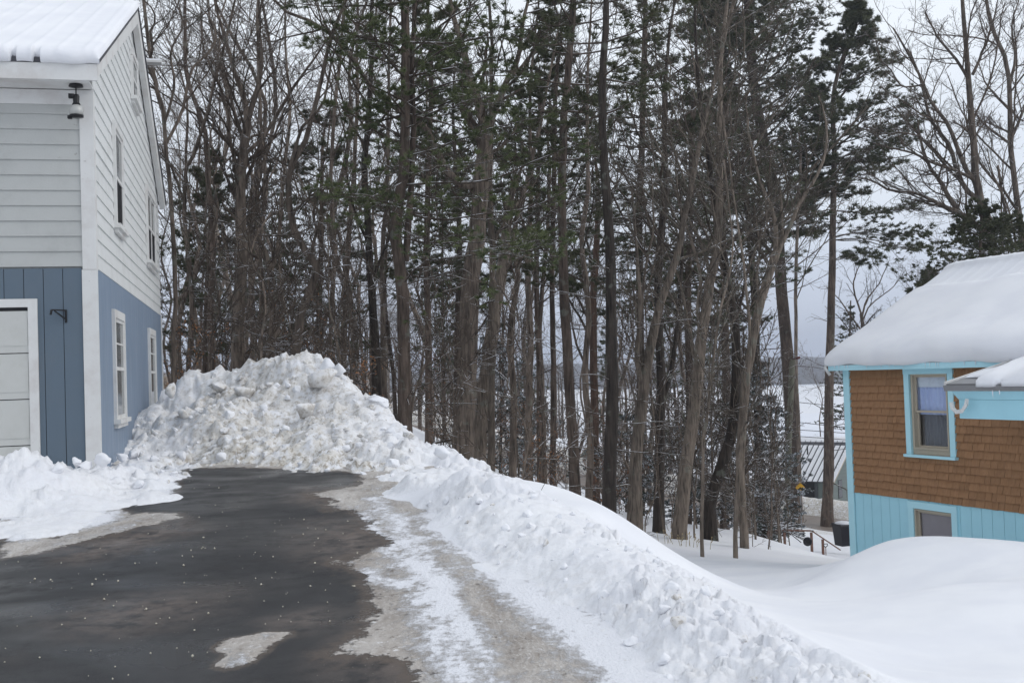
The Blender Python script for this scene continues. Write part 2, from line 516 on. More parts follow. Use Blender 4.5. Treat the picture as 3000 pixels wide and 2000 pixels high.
# under the driveway
for x, y in ((600, 1300), (300, 1450), (900, 1450), (100, 1350), (700, 1150), (550, 1105), (1150, 1500), (960, 1280), (830, 1130), (0, 1500), (500, 1550), (1250, 1540), (450, 1200), (1000, 1380), (0, 1330), (1330, 1500), (1100, 1350)):
    cpt(on_drive(x, y), 0, 0, -.10)
for x, y in ((795, 1180), (880, 1215), (700, 1250), (845, 1160), (980, 1240), (1120, 1385), (1260, 1470), (1050, 1310), (1190, 1430), (1370, 1545), (860, 1300), (780, 1100), (700, 1095), (600, 1090), (500, 1092), (450, 1120), (430, 1160), (330, 1210), (200, 1255), (100, 1275), (0, 1275), (350, 1260), (905, 1160), (950, 1195)):
    cpt(on_drive(x, y), 0, 0, -.07)
# edge of the snow on the left, packed snow behind it
for x, y in ((0, 1243), (70, 1243), (130, 1236), (200, 1212), (265, 1172), (290, 1148), (380, 1132), (398, 1112), (400, 1095), (432, 1076)):
    cpt(on_drive(x, y), .5, .1, 0.02)
for x, y, h in ((200, 1180, .05), (0, 1205, .04), (100, 1200, .04), (250, 1150, .08), (330, 1125, .10), (0, 1165, .10), (120, 1160, .10), (360, 1095, .14), (200, 1135, .15)):
    cpt(on_drive(x, y, h), .35, .08)
for x, y, d in ((0, 1050, 12.3), (60, 1041, 12.4), (120, 1050, 12.6), (160, 1068, 12.8), (0, 1090, 11.8), (100, 1090, 12.0), (230, 1062, 13.4)):
    cpt(at(x, y, d), 1.0, .04)
for x, y, d in ((0, 1062, 13.2), (120, 1066, 13.4), (190, 1072, 13.35)):
    cpt(at(x, y, d), .6, .02)
for x, y, d in ((280, 1047, 15.7), (340, 1000, 20.0), (355, 950, 21.0), (372, 900, 22.8), (330, 1060, 15.2), (300, 1085, 14.0)):
    cpt(at(x, y, d), .35, .05)
for x, y, d in ((240, 1110, 12.6), (300, 1110, 13.0), (380, 1040, 16.0)):
    cpt(at(x, y, d), .8, .12)
# foot of the pile
for x, y in ((480, 1073), (560, 1072), (650, 1073), (740, 1077), (835, 1081)):
    cpt(on_drive(x, y), .8, 1.0, 0)
# the pile
for x, y, d, ro, di in ((415, 880, 19.0, 1, .3), (400, 930, 18.0, 1, .35), (470, 868, 20.0, .1, 0), (540, 855, 19.2, .8, .3), (600, 836, 19.0, 1, .6), (650, 832, 19.0, 1, .6), (700, 828, 18.8, 1, .6), (745, 838, 18.4, 1, .6), (790, 856, 18.0, 1, .5),
                        (870, 912, 17.0, 1, .3), (895, 968, 16.3, 1, .2), (945, 1025, 15.3, 1, .1), (520, 900, 17.7, .6, .8), (620, 920, 17.3, .8, .7), (700, 935, 17.0, 1, .6), (520, 980, 16.4, 1, .8), (620, 1000, 16.0, 1, .8), (700, 985, 16.2, 1, .8), (780, 960, 16.4, 1, .7),
                        (450, 950, 17.1, 1, .5), (830, 1000, 15.7, 1, .4), (440, 1030, 15.8, 1, .8), (540, 1040, 15.5, 1, 1), (650, 1040, 15.2, 1, .9), (760, 1040, 15.0, 1, .7), (870, 1050, 14.6, 1, .25), (400, 1060, 15.4, 1, .6)):
    cpt(at(x, y, d), ro, di)
for x, r, z in ((400, 23, 1.15), (430, 20.5, 1.68), (500, 21.5, 1.55), (600, 21.5, 1.25), (700, 21, 1.0), (800, 20, .6), (880, 18.5, .5), (950, 17.5, .2), (500, 26, 1.2), (700, 25, .75)):
    cw(x, r, z, .1, 0)
# ridge beside the driveway
for x, y in ((880, 1102), (1000, 1182), (1100, 1280), (1230, 1355), (1340, 1425), (1450, 1500), (1500, 1568)):
    cpt(on_drive(x, y), .8, .12, .02)
for x, y, h in ((1882, 1553, .20), (1821, 1519, .20), (1701, 1456, .21), (1565, 1397, .22), (1448, 1330, .22), (1365, 1266, .22), (1280, 1212, .23), (1200, 1168, .26), (1140, 1130, .30), (1060, 1085, .34)):
    cpt(on_drive(x, y, h), .9, .05)
for x, y, h in ((1300, 1335, .10), (1500, 1445, .11), (1620, 1505, .12), (1700, 1545, .12), (1180, 1255, .14), (1050, 1135, .2), (960, 1090, .22), (1110, 1190, .18), (1400, 1380, .12)):
    cpt(on_drive(x, y, h), .8, .14)
for x, y, d in ((1500, 1290, 14.5), (1600, 1345, 11.5), (1700, 1405, 9.3), (1850, 1468, 7.4), (1950, 1532, 6.1), (2050, 1568, 5.4), (1780, 1380, 11.5), (1950, 1460, 8.6)):
    cpt(at(x, y, d), 0, 0)
for x, y, d in ((1000, 1058, 14.4), (1070, 1098, 13.2), (1140, 1135, 12.4)):
    cpt(at(x, y, d), .9, .03)
for x, y, d in ((1180, 1145, 11.4), (1280, 1170, 11.2), (1370, 1215, 11.0), (1450, 1265, 10.8), (1470, 1275, 11.5)):
    cpt(at(x, y, d), .25, 0)
for x, y, d in ((1200, 1150, 12.8), (1250, 1111, 13.2), (1330, 1142, 12.8), (1385, 1175, 12.4), (1430, 1215, 12.2)):
    cpt(at(x, y, d), .05, 0)
for x, r, z in ((1000, 17, .1), (1100, 16, -.05), (1200, 16, -.3), (1300, 16, -.45), (1400, 15.5, -.75), (1450, 14.5, -.8)):
    cw(x, r, z)
# yard
for x, y, d in ((1480, 1226, 30), (1600, 1300, 20), (1800, 1350, 16), (2000, 1400, 12.5), (2100, 1500, 8.3), (2150, 1545, 6.4), (2340, 1560, 6.0),
                (2150, 1226, 15), (2030, 1240, 15.4), (2300, 1234, 14.2), (2352, 1243, 13.8), (1945, 1282, 17), (2150, 1350, 11.5), (2300, 1400, 9.5), (1820, 1292, 26), (1620, 1250, 28), (1740, 1262, 28), (1900, 1296, 24), (1870, 1290, 33), (1780, 1272, 33),
                (1565, 1202, 38), (1455, 1207, 36), (1700, 1216, 38), (1850, 1264, 45), (1780, 1252, 45), (1920, 1285, 40)):
    cpt(at(x, y, d), 0)
for x, r, z in ((2150, 19, -1.9), (2300, 18, -1.8), (2000, 22, -2.3), (2500, 13, -.7), (2600, 20, -2), (2000, 3.6, -.1), (2352, 4.6, -.15), (1700, 3.6, 0.05), (2700, 5, -.3),
                (2352, 30, -3.5), (2352, 45, -6), (2700, 45, -5), (1950, 60, -7.7), (1850, 60, -7.5), (1880, 78, -8.8), (2352, 80, -9), (1700, 60, -7.0), (1500, 66, -6.5), (1350, 70, -6.1), (1850, 130, -12), (2352, 150, -13), (1700, 260, -17.5), (2352, 270, -18), (1300, 250, -17), (1300, 120, -9.5),
                (1200, 30, -1.5), (1200, 60, -4.6), (1400, 30, -2.9), (1400, 50, -5.0), (1500, 90, -8), (1200, 90, -6.8), (950, 30, -.3), (950, 60, -1.2), (950, 120, -4.5), (950, 250, -15.5), (700, 40, .6), (700, 80, .3), (700, 200, -2), (700, 400, -8), (400, 40, 1.2), (400, 80, 1.6), (400, 200, 2.5), (400, 500, 3.5),
                (0, 20, .8), (0, 60, 1.2), (0, 200, 3), (-600, 15, .5), (-600, 60, 1.5), (-600, 5, .05), (0, 4, -.12), (1176, 3.5, -.12), (1500, 4.3, 0.0)):
    cw(x, r, z)
CP = np.array(CP)
# -> log polar co-ordinates (conformal, so near and far are treated alike)
def lp(x, y):
    r = np.maximum(np.hypot(x, y), 3.2)
    th = np.clip(np.arctan2(x, y), -.62, .62)
    return np.stack([th, np.log(r)], 1)
CQ = lp(CP[:, 0], CP[:, 1])
def _tps(d2): return .5 * d2 * np.log(d2 + 1e-12)
# height is interpolated as the tangent of the viewing slope, which varies gently with range
_r = np.hypot(CP[:, 0], CP[:, 1])
_val = (CP[:, 2] - 1.6) / _r
_D = ((CQ[:, None] - CQ[None]) ** 2).sum(2)
_n = len(CP)
_P = np.c_[np.ones(_n), CQ]
_A = np.zeros((_n + 3, _n + 3)); _A[:_n, :_n] = _tps(_D) + np.eye(_n) * 2e-5; _A[:_n, _n:] = _P; _A[_n:, :_n] = _P.T
_w = np.linalg.solve(_A, np.r_[_val, 0, 0, 0])
def surf(x, y, extra=False):
    x = np.atleast_1d(np.asarray(x, float)); y = np.atleast_1d(np.asarray(y, float))
    z = np.empty(len(x)); ro = np.empty(len(x)); di = np.empty(len(x))
    for s in range(0, len(x), 20000):
        q = lp(x[s:s + 20000], y[s:s + 20000])
        d = ((q[:, None] - CQ[None]) ** 2).sum(2)
        rr = np.exp(q[:, 1])
        z[s:s + 20000] = (_tps(d) @ _w[:_n] + _w[_n] + q @ _w[_n + 1:]) * rr + 1.6
        if extra:
            w = 1 / (d + 2e-5) ** 1.7
            w /= w.sum(1)[:, None]
            ro[s:s + 20000] = w @ CP[:, 3]; di[s:s + 20000] = w @ CP[:, 4]
    r = np.hypot(x, y)
    far = sstep(300, 900, r)
    z = z * (1 - far) + far * np.where(np.arctan2(x, y) < -.12, 2.0, -18)
    back = (y < 2.5)
    z = np.where(back, np.minimum(z, -.12 - .02 * np.abs(x)), z)
    z = np.maximum(z, -18.5)
    return (z, ro, di) if extra else z
def gz(x, y): return float(surf(x, y)[0])

def polar_grid(t0, t1, nt, r0, r1, nr, r=None):
    th = np.radians(np.linspace(t0, t1, nt))
    if r is None: r = np.exp(np.linspace(math.log(r0), math.log(r1), nr))
    nr = len(r)
    R, T = np.meshgrid(r, th, indexing='ij')
    x = (R * np.sin(T)).ravel(); y = (R * np.cos(T)).ravel()
    i = np.arange(nr - 1)[:, None] * nt + np.arange(nt - 1)[None]
    i = i.ravel()
    return x, y, np.stack([i, i + 1, i + nt + 1, i + nt], 1)

# --- near snow: fine mesh, split into the pile, the ridge, the berm by the house and the smooth yard
x, y, F = polar_grid(-30, 30, 560, 3.9, 24.0, 0, np.r_[np.exp(np.linspace(math.log(3.9), math.log(13.8), 300)), np.linspace(13.83, 18.8, 190), np.exp(np.linspace(math.log(18.9), math.log(24.0), 30))])
z, ro, di = surf(x, y, True)
P3 = np.stack([x, y, z], 1)
ro = sstep(.12, .75, ro)
act = ro > .015
Q = P3[act]; ra = ro[act]
warp = np.stack([fbm(Q * 1.7, 3, 3), fbm(Q * 1.7, 13, 3), fbm(Q * 1.7, 23, 3)], 1)
near = np.clip(np.hypot(Q[:, 0], Q[:, 1]) / 13.0, .55, 1.0)
pile = sstep(13.3, 15.0, np.hypot(Q[:, 0], Q[:, 1])) * (Q[:, 0] < 0)
dz = np.zeros(len(Q)); side = np.zeros((len(Q), 3))
for k, (sc, am, jit) in enumerate(((1.25, .20, .16), (2.8, .12, .16), (6, .085, .14), (12.5, .05, .11), (25, .024, .07))):
    F1, F2, R = worley(Q * sc + warp * jit * 2, 40 + 7 * k)
    dome = np.sqrt(np.clip(1 - (F1 / .82) ** 2, 0, 1)) * (.15 + .85 * R ** 1.3)
    a = am * (1 if k > 1 else (.25 + .75 * pile) if k == 0 else (.6 + .4 * pile)) * (near if k < 3 else 1) * np.ones(len(Q))
    dz += a * (dome - .33)
    side += (np.stack([_h(np.floor(R * 977), np.zeros(len(R)), np.zeros(len(R)), 5 + j) - .5 for j in range(3)], 1)) * (a * .42)[:, None] * dome[:, None]
dz += fbm(Q * .9, 77, 3) * .10 * near + fbm(Q * 9, 78, 3) * .018 - .035
var = .35 + .95 * sstep(-.35, .35, fbm(Q * .75 + 31, 90, 3)) ; var = np.where(pile > .5, .6 + .5 * var, var)
dz *= var; side *= var[:, None]
P3[act, 2] += dz * ra
P3[act] += side * ra[:, None]
# faint wind ripples and old prints on the smooth snow
P3[:, 2] += (1 - ro) * (fbm(np.stack([x * .35, y * .35, x * 0], 1), 5, 3) * .06 + fbm(np.stack([x * 2.2, y * 2.2, x * 0], 1), 9, 3) * .012)
# keep it below the driveway inside the driveway
zd = zdrive(y)
keepv = P3[:, 2] > zd - .035
in_right = np.arctan2(x, y) > .075
keepf = keepv[F].any(1)
cx = x[F].mean(1); cy = y[F].mean(1); cr = ro[F].mean(1); rr_ = np.hypot(cx, cy)
out_drive = (cx > .28 - (cy - 5.5) * .283 + .2)
keepf |= out_drive | (cy > 15.9)
gable_x = -5.09 - .231 / .973 * (cy - 13.5)
reg = np.zeros(len(F), int)                                   # 0 smooth, 1 ridge, 2 pile, 3 berm
ridge_x = -1.78 - (cy - 13.85) * .283
reg[(cr > .10) & (cx > -3.0)] = 1
reg[(cr > .10) & (rr_ > 13.9) & (cx < -1.35 + (14.5 - cy) * .18) & (cx > gable_x)] = 2
reg[(cr > .10) & (reg != 2) & (cx < -3.0)] = 3
reg[(cr > .10) & (rr_ <= 15.1) & (cx < -4.6)] = 3
def sub(name, mask, mat):
    f = F[mask & keepf]
    used = np.unique(f); mp = np.full(len(x), -1); mp[used] = np.arange(len(used))
    me = np_mesh(name, P3[used], mp[f], mat)
    add_attr(me, 'dirt', (di * (ro > .05))[used])
    return me
drift = tag(link('snow_field', sub('snow_field', reg == 0, M_SNOW)), kind='structure')
ridge = tag(link('snow_ridge', sub('snow_ridge', reg == 1, M_LUMPY)), 'long low ridge of ploughed lumpy snow along the right edge of the driveway', 'snow bank')
heap = tag(link('snow_pile', sub('snow_pile', reg == 2, M_LUMPY)), 'tall dirty heap of ploughed snow blocking the far end of the driveway', 'snow pile')
berm = tag(link('snow_berm', sub('snow_berm', reg == 3, M_LUMPY)), 'bank of clean lumpy snow piled against the garage door of the white house', 'snow bank')

# loose blocks of snow, parts of the heap, the ridge and the berm
rng = np.random.default_rng(5)
def ico(sub_=2):
    import bmesh
    bm = bmesh.new(); bmesh.ops.create_icosphere(bm, subdivisions=sub_, radius=1)
    v = np.array([q.co[:] for q in bm.verts]); f = [[w.index for w in q.verts] for q in bm.faces]; bm.free()
    return v, np.array(f)
IV, IF = ico(2)
IV3, IF3 = ico(3)
chunk_me = []
for k in range(10):
    v = IV3 * (1 + .32 * fbm(IV3 * 1.4 + k * 9, k, 3)[:, None])
    for j in range(11):                                    # broken flat faces
        n = rng.normal(size=3); n /= np.linalg.norm(n); d = rng.uniform(.30, .62)
        e = v @ n - d
        v = v - np.clip(e, 0, None)[:, None] * n * .92
    v += (fbm(v * 4, k + 50, 3) * .16)[:, None] * IV3
    v *= np.array([1, rng.uniform(.65, 1), rng.uniform(.5, .85)])
    me = np_mesh('snow_chunk', v, IF3, M_CHUNK); add_attr(me, 'dirt', np.full(len(v), .0 if k < 5 else .65)); chunk_me.append(me)
def place_chunks(parent, mask, n, smin, smax, dirty, seed):
    g = np.random.default_rng(seed)
    f = F[mask & keepf]; c = f[g.choice(len(f), n * 3)]
    used = []
    for q in c:
        if len(used) >= n: break
        p = P3[q].mean(0)
        if any((p[0] - u[0]) ** 2 + (p[1] - u[1]) ** 2 < .02 for u in used): continue
        if p[2] < zdrive(p[1]) + .02 and g.random() < .6: continue
        used.append(p)
        s = smin + (smax - smin) * g.random() ** 2.2
        o = link('snow_chunk', chunk_me[int(g.integers(5)) + (5 if g.random() < dirty else 0)], parent)
        o.location = (p[0], p[1], p[2] + s * .15); o.scale = (s, s, s)
        o.rotation_euler = tuple(g.uniform(-.7, .7, 2)) + (g.uniform(0, 6.28),)
place_chunks(heap, (reg == 2) & (rr_ < 20.0), 290, .02, .13, .6, 13)
place_chunks(ridge, (reg == 1) & (cr > .6), 150, .02, .075, .1, 4)
place_chunks(berm, (reg == 3) & (cr > .6) & (cy < 16), 45, .04, .15, .05, 6)
def big_chunk(xD, yD, d, s, parent, k, rot=(0, 0, 0), sc=(1, 1, 1)):
    o = link('snow_chunk', chunk_me[k], parent); o.location = tuple(at(xD, yD, d)); o.scale = tuple(s * q for q in sc); o.rotation_euler = rot
big_chunk(752, 842, 17.9, .22, heap, 1, (.3, .5, .6), (.8, .8, 1.6))
big_chunk(775, 848, 17.7, .20, heap, 2, (1.2, .5, 2.), (1.2, .8, 1.3))
big_chunk(735, 872, 17.3, .34, heap, 6, (.2, .1, .4))
big_chunk(700, 938, 16.7, .24, heap, 5, (.1, .2, .8), (1.1, .8, 1.1))
big_chunk(560, 900, 17.6, .26, heap, 5, (.2, .3, .3))
big_chunk(500, 890, 17.9, .22, heap, 7, (.6, .2, 1.3))
big_chunk(395, 893, 17.9, .16, heap, 8, (0, .3, .2), (1, 1, 1.5))
big_chunk(420, 950, 17.0, .20, heap, 8, (0, .3, 1.2), (1.2, 1, .9))
big_chunk(870, 922, 16.8, .20, heap, 4, (.7, .3, 0))
big_chunk(772, 1008, 15.3, .14, heap, 6, (.7, .3, 0)); big_chunk(1012, 1045, 14.0, .16, ridge, 0, (.2, .3, 0))
big_chunk(233, 1062, 13.0, .16, berm, 0, (.5, .3, .2), (.9, .7, 1.2)); big_chunk(178, 1062, 12.9, .12, berm, 2, (.5, .9, .2)); big_chunk(198, 1070, 12.9, .12, berm, 4, (1.5, .3, .9))

# --- everything further out
x2, y2, F2_ = polar_grid(-48, 48, 240, 23.6, 1300, 180)
z2, ro2, di2 = surf(x2, y2, True)
th2 = np.arctan2(x2, y2); r2 = np.hypot(x2, y2)
z2 += fbm(np.stack([x2 * .12, y2 * .12, x2 * 0], 1), 31, 4) * .16 * sstep(24, 40, r2) * (1 - sstep(300, 500, r2)) - .02 * (r2 < 24.2)
z2 = np.maximum(z2, -18.5)
litter = sstep(-.06, -.16, th2) * sstep(22, 34, r2) * .8 + .12 * sstep(30, 60, r2) * sstep(.25, .1, th2)
me = np_mesh('ground', np.stack([x2, y2, z2], 1), F2_, M_GROUND); add_attr(me, 'litter', litter)
tag(link('ground', me), kind='structure')
# ground outside the photograph's angle
xs, ys, Fs = polar_grid(30, 330, 120, 3.9, 24.0, 40)
zs = surf(xs, ys)
me = np_mesh('ground_beside', np.stack([xs, ys, np.minimum(zs, np.where(ys < 12, zdrive(ys) - .06, 9))], 1), Fs, M_GROUND); add_attr(me, 'litter', np.zeros(len(xs)))
tag(link('ground_beside', me), kind='structure')
xs, ys, Fs = polar_grid(48, 312, 100, 23.6, 1300, 50)
zs = surf(xs, ys) - .05
me = np_mesh('ground_around', np.stack([xs, ys, zs], 1), Fs, M_GROUND); add_attr(me, 'litter', np.full(len(xs), .3))
tag(link('ground_around', me), kind='structure')
# frozen lake
def m_lake():
    t = Nt('snowy_lake_ice'); c = t.mix(t.mr(t.noise(.02, 5, map3=(1, .3, 1)), .4, .65), (.80, .82, .87), (.70, .735, .80)); t.col(c).rough(.8); return t.m
xl, yl, Fl = polar_grid(-60, 60, 60, 150, 1250, 20)
tag(link('frozen_lake', np_mesh('frozen_lake', np.stack([xl, yl, np.full(len(xl), -16.6)], 1), Fl, m_lake())), kind='structure')
# wooded hills on the far shore
def m_hill():
    t = Nt('far_wooded_hill'); n = t.noise(.12, 8, rough=.75, map3=(1, 1, .35))
    t.col(t.mix(t.mr(n, .35, .65), (.045, .045, .05), (.15, .14, .15))).rough(1); return t.m
xh, yh, Fh = polar_grid(-60, 60, 900, 1020, 1500, 16)
rh = np.hypot(xh, yh); thh = np.arctan2(xh, yh)
hp = np.stack([thh * 9, rh * .004, rh * 0], 1)
zh = -17 + sstep(1022, 1060, rh) * (19 + 4 * fbm(hp, 4, 3) + 2.2 * fbm(np.stack([thh * 130, rh * .05, rh * 0], 1), 6, 3)) + sstep(1080, 1400, rh) * (7 + 9 * fbm(hp * .7, 8, 3))
tag(link('far_hills', np_mesh('far_hills', np.stack([xh, yh, zh], 1), Fh, m_hill())), kind='structure')

# --- driveway
xd, yd, Fd_ = polar_grid(-34, 34, 330, 3.2, 17.2, 190)
def pip(px, py, poly):
    """signed distance (positive inside) to a polygon given in metres"""
    P = np.array(poly); n = len(P); d = np.full(len(px), 1e9); ins = np.zeros(len(px), bool)
    for i in range(n):
        a = P[i]; b = P[(i + 1) % n]; ab = b - a
        t = np.clip(((px - a[0]) * ab[0] + (py - a[1]) * ab[1]) / (ab @ ab + 1e-12), 0, 1)
        d = np.minimum(d, np.hypot(px - a[0] - t * ab[0], py - a[1] - t * ab[1]))
        c = ((a[1] > py) != (b[1] > py)) & (px < (b[0] - a[0]) * (py - a[1]) / (b[1] - a[1] + 1e-12) + a[0])
        ins ^= c
    return np.where(ins, d, -d)
def line_d(px, py, pts):
    P = np.array(pts); d = np.full(len(px), 1e9)
    for a, b in zip(P[:-1], P[1:]):
        ab = b - a; t = np.clip(((px - a[0]) * ab[0] + (py - a[1]) * ab[1]) / (ab @ ab), 0, 1)
        d = np.minimum(d, np.hypot(px - a[0] - t * ab[0], py - a[1] - t * ab[1]))
    return d
def dp(pts): return [tuple(on_drive(a, b)[:2]) for a, b in pts]
SL = [(815, 1077), (841, 1094), (830, 1113), (790, 1124), (716, 1133), (740, 1143), (774, 1149), (756, 1168), (819, 1177), (849, 1197), (862, 1219), (888, 1236), (897, 1258), (840, 1272), (782, 1290), (819, 1318), (845, 1349), (862, 1396), (841, 1440), (823, 1461), (771, 1498), (849, 1509), (953, 1518), (992, 1568)]
pol_r = dp(SL) + [(-1.1, 4.6), (-.8, 2.5), (4, 2.5), (4, 17), (-2.2, 17)]
pol_l = dp([(0, 1285), (60, 1276), (130, 1262), (200, 1243), (310, 1219), (420, 1192), (412, 1178), (310, 1180), (200, 1213), (120, 1238), (0, 1246)])
pol_l2 = dp([(0, 1246), (90, 1245), (200, 1214), (312, 1187), (268, 1172), (288, 1149), (402, 1133), (400, 1110), (430, 1074), (430, 1066), (300, 1060), (0, 1100)])
pol_i = dp([(490, 1489), (520, 1470), (602, 1453), (670, 1450), (640, 1478), (615, 1500), (555, 1535), (511, 1539), (494, 1526), (524, 1507)])
pol_f = dp([(400, 1066), (430, 1076), (560, 1074), (700, 1079), (840, 1086), (900, 1060), (600, 1040), (420, 1040)])
def soft(d, w): return np.clip(.5 + d / w * .5, 0, 1)
sl = np.maximum.reduce([soft(pip(xd, yd, pol_r), .42), soft(pip(xd, yd, pol_l), .3) * .9, soft(pip(xd, yd, pol_l2), .3), soft(pip(xd, yd, pol_i), .12) , soft(pip(xd, yd, pol_f), .3)])
wl = [line_d(xd, yd, dp(q)) - w for q, w in (([(860, 1150), (905, 1190), (960, 1250), (1010, 1330), (1060, 1430), (1120, 1530)], .22), ([(980, 1180), (1110, 1300), (1260, 1400), (1480, 1568)], .34), ([(820, 1178), (880, 1240), (1000, 1290)], .12), ([(850, 1320), (1000, 1370)], .06), ([(1000, 1400), (1090, 1470)], .14), ([(1060, 1500), (1160, 1560)], .12))]
wh = soft(-np.minimum.reduce(wl), .55)
wh = np.maximum(wh, soft(pip(xd, yd, pol_l2), .5))
lane = [line_d(xd, yd, dp(q)) for q in ([(870, 1110), (960, 1190), (1050, 1290), (1150, 1400), (1280, 1560)], [(780, 1140), (860, 1165)], [(330, 1185), (400, 1190)], [(0, 1275), (200, 1228)])]
trk = np.clip(1.15 - np.minimum.reduce(lane) / .38, 0, 1)
wh = np.clip(wh - trk * .22, 0, 1)
wh = np.maximum(wh, .30 * (sl > .5))
stn = np.maximum.reduce([soft(pip(xd, yd, dp(q)), w) for q, w in (([(200, 1425), (300, 1385), (440, 1370), (420, 1400), (260, 1440)], .5), ([(640, 1425), (720, 1405), (735, 1420), (680, 1445)], .25), ([(150, 1262), (420, 1200), (450, 1215), (300, 1260), (180, 1290)], .3), ([(740, 1200), (870, 1215), (900, 1262), (800, 1285), (730, 1260)], .5), ([(700, 1120), (760, 1130), (740, 1160), (690, 1150)], .3), ([(840, 1480), (900, 1400), (950, 1568), (820, 1530)], .4))])
dkeep = (xd < -1.78 - (yd - 13.85) * .283 + np.interp(yd, [4, 8, 14], [.5, .6, .9]))[Fd_].all(1)
Fd_ = Fd_[dkeep]
zdv = zdrive(yd) + .018 * sl + fbm(np.stack([xd * 6, yd * 6, xd * 0], 1), 3, 3) * .012 * (sl > .5) + fbm(np.stack([xd * .6, yd * .6, xd * 0], 1), 6, 2) * .008
me = np_mesh('driveway', np.stack([xd, yd, zdv], 1), Fd_, M_DRIVE)
for a, b in (('slush', sl), ('white', wh), ('stain', stn), ('track', trk)): add_attr(me, a, b)
tag(link('driveway', me), kind='structure')
xd2, yd2 = np.meshgrid(np.linspace(-5, 4, 10), np.linspace(-14, 3.3, 12)); nn = 10
i = (np.arange(11)[:, None] * nn + np.arange(9)[None]).ravel()
me = np_mesh('driveway_behind', np.stack([xd2.ravel(), yd2.ravel(), zdrive(yd2.ravel()) - .004], 1), np.stack([i, i + 1, i + nn + 1, i + nn], 1), M_DRIVE)
for a in ('slush', 'white', 'stain', 'track'): add_attr(me, a, np.zeros(len(me.vertices)))
tag(link('driveway_behind', me), kind='structure')
# ice crumbs lying on the asphalt
g = np.random.default_rng(8); VV = []; FF = []; b = 0
bx = g.uniform(-4.6, 1.0, 2600); by = 5 + 9 * g.random(2600) ** 1.2
k_ = (pip(bx, by, pol_r) < -.02) & (fbm(np.stack([bx * .8, by * .8, bx * 0], 1), 2, 2) > -.10)
for px_, py_ in list(zip(bx[k_], by[k_]))[:240]:
    s = .003 + .009 * g.random() ** 2.5
    VV.append(IV[:42] * np.array([s, s, s * .7]) * (1 + .3 * g.normal(size=(42, 1))) * 1 + np.array([px_, py_, zdrive(py_) + s * .4])); 
V1, F1_ = ico(1)
VV = []
for px_, py_ in list(zip(bx[k_], by[k_]))[:240]:
    s = .003 + .006 * g.random() ** 2.5
    VV.append(V1 * s * (1 + .2 * g.normal(size=(len(V1), 1))) + np.array([px_, py_, zdrive(py_) + .006])); FF.append(F1_ + b); b += len(V1)
tag(link('ice_crumbs', np_mesh('ice_crumbs', np.concatenate(VV), np.concatenate(FF), m_paint('sandy_ice_crumbs', (.60, .56, .46), (.4, .36, .28), .5))), 'pale ice and sand crumbs scattered over the wet black asphalt', None, None, 'stuff')
# road below, draped, with its dirty snow banks
rp = [(-30, 92), (-10, 84), (2, 76), (12, 68), (22, 61.5), (30, 57), (44, 52), (70, 46)]
rp = np.array(rp, float)
tt = np.linspace(0, len(rp) - 1, 260); rx = np.interp(tt, range(len(rp)), rp[:, 0]); ry = np.interp(tt, range(len(rp)), rp[:, 1])
kx = np.ones(25) / 25; rx = np.convolve(np.pad(rx, 12, 'edge'), kx, 'valid'); ry = np.convolve(np.pad(ry, 12, 'edge'), kx, 'valid')
dx_, dy_ = np.gradient(rx), np.gradient(ry); L_ = np.hypot(dx_, dy_); nx_, ny_ = -dy_ / L_, dx_ / L_
def ribbon(name, offs, hts, mat, noise=0.0, dirt=None):
    P = []; 
    base = surf(rx, ry)
    for o_, h_ in zip(offs, hts):
        xx = rx + nx_ * o_; yy = ry + ny_ * o_
        P.append(np.stack([xx, yy, base + h_ + (noise * fbm(np.stack([xx, yy, xx * 0], 1) * 1.1, 4, 4) if h_ > .1 else 0)], 1))
    P = np.array(P); m = len(offs); n = len(rx)
    i = (np.arange(m - 1)[:, None] * n + np.arange(n - 1)[None]).ravel()
    me = np_mesh(name, P.reshape(-1, 3), np.stack([i, i + 1, i + n + 1, i + n], 1), mat)
    if dirt is not None: add_attr(me, 'dirt', np.full(m * n, dirt))
    return link(name, me)
tag(ribbon('road', [-3.0, -1.5, 0, 1.5, 3.0], [.16, .17, .18, .17, .16], ROADM), kind='structure')
tag(ribbon('road_snow_bank', [2.8, 3.2, 3.6, 4.1, 4.6, 5.2, 6.0, 7.5, 9], [.12, .5, .85, 1.05, 1.1, .95, .6, .2, -.6], M_LUMPY, .35, .95), 'sand-stained snow bank along the far side of the road below the yard', 'snow bank')
tag(ribbon('road_snow_bank', [-2.8, -3.2, -3.8, -4.6, -6, -9], [.12, .3, .4, .3, .1, -.9], M_LUMPY, .2, .5), 'low greyish snow bank along the near side of the road below the yard', 'snow bank')
# ------------------------------------------------------------------ blue and white house on the left
A_L = math.radians(13.36)
P0 = np.array([-5.09, 13.5, 0.0])
FX = np.array([math.cos(A_L), math.sin(A_L), 0]); FY = np.array([-math.sin(A_L), math.cos(A_L), 0])
def lf(u, v, yl=0.0):
    q = on_plane(u, v, P0 + FY * yl, FY) - P0; return float(q @ FX), float(q[2])
def lg(u, v, xl=0.0):
    q = on_plane(u, v, P0 + FX * xl, FX) - P0; return float(q @ FY), float(q[2])
house = empty('house', tuple(P0), A_L, 'two-storey house with white clapboards above slate blue siding and a garage door', 'house')
HD, HW = 10.0, 7.0
EZ, SL_, RY = 5.54, .454, 5.0
def roofz(y): return EZ + SL_ * (min(y, 2 * RY - y) + .42)
m = MB()
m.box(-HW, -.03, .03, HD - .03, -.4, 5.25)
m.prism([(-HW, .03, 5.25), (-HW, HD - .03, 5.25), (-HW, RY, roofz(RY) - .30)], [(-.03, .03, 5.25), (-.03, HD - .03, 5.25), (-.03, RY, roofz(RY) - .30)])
m.build('wall', WHITE, house)
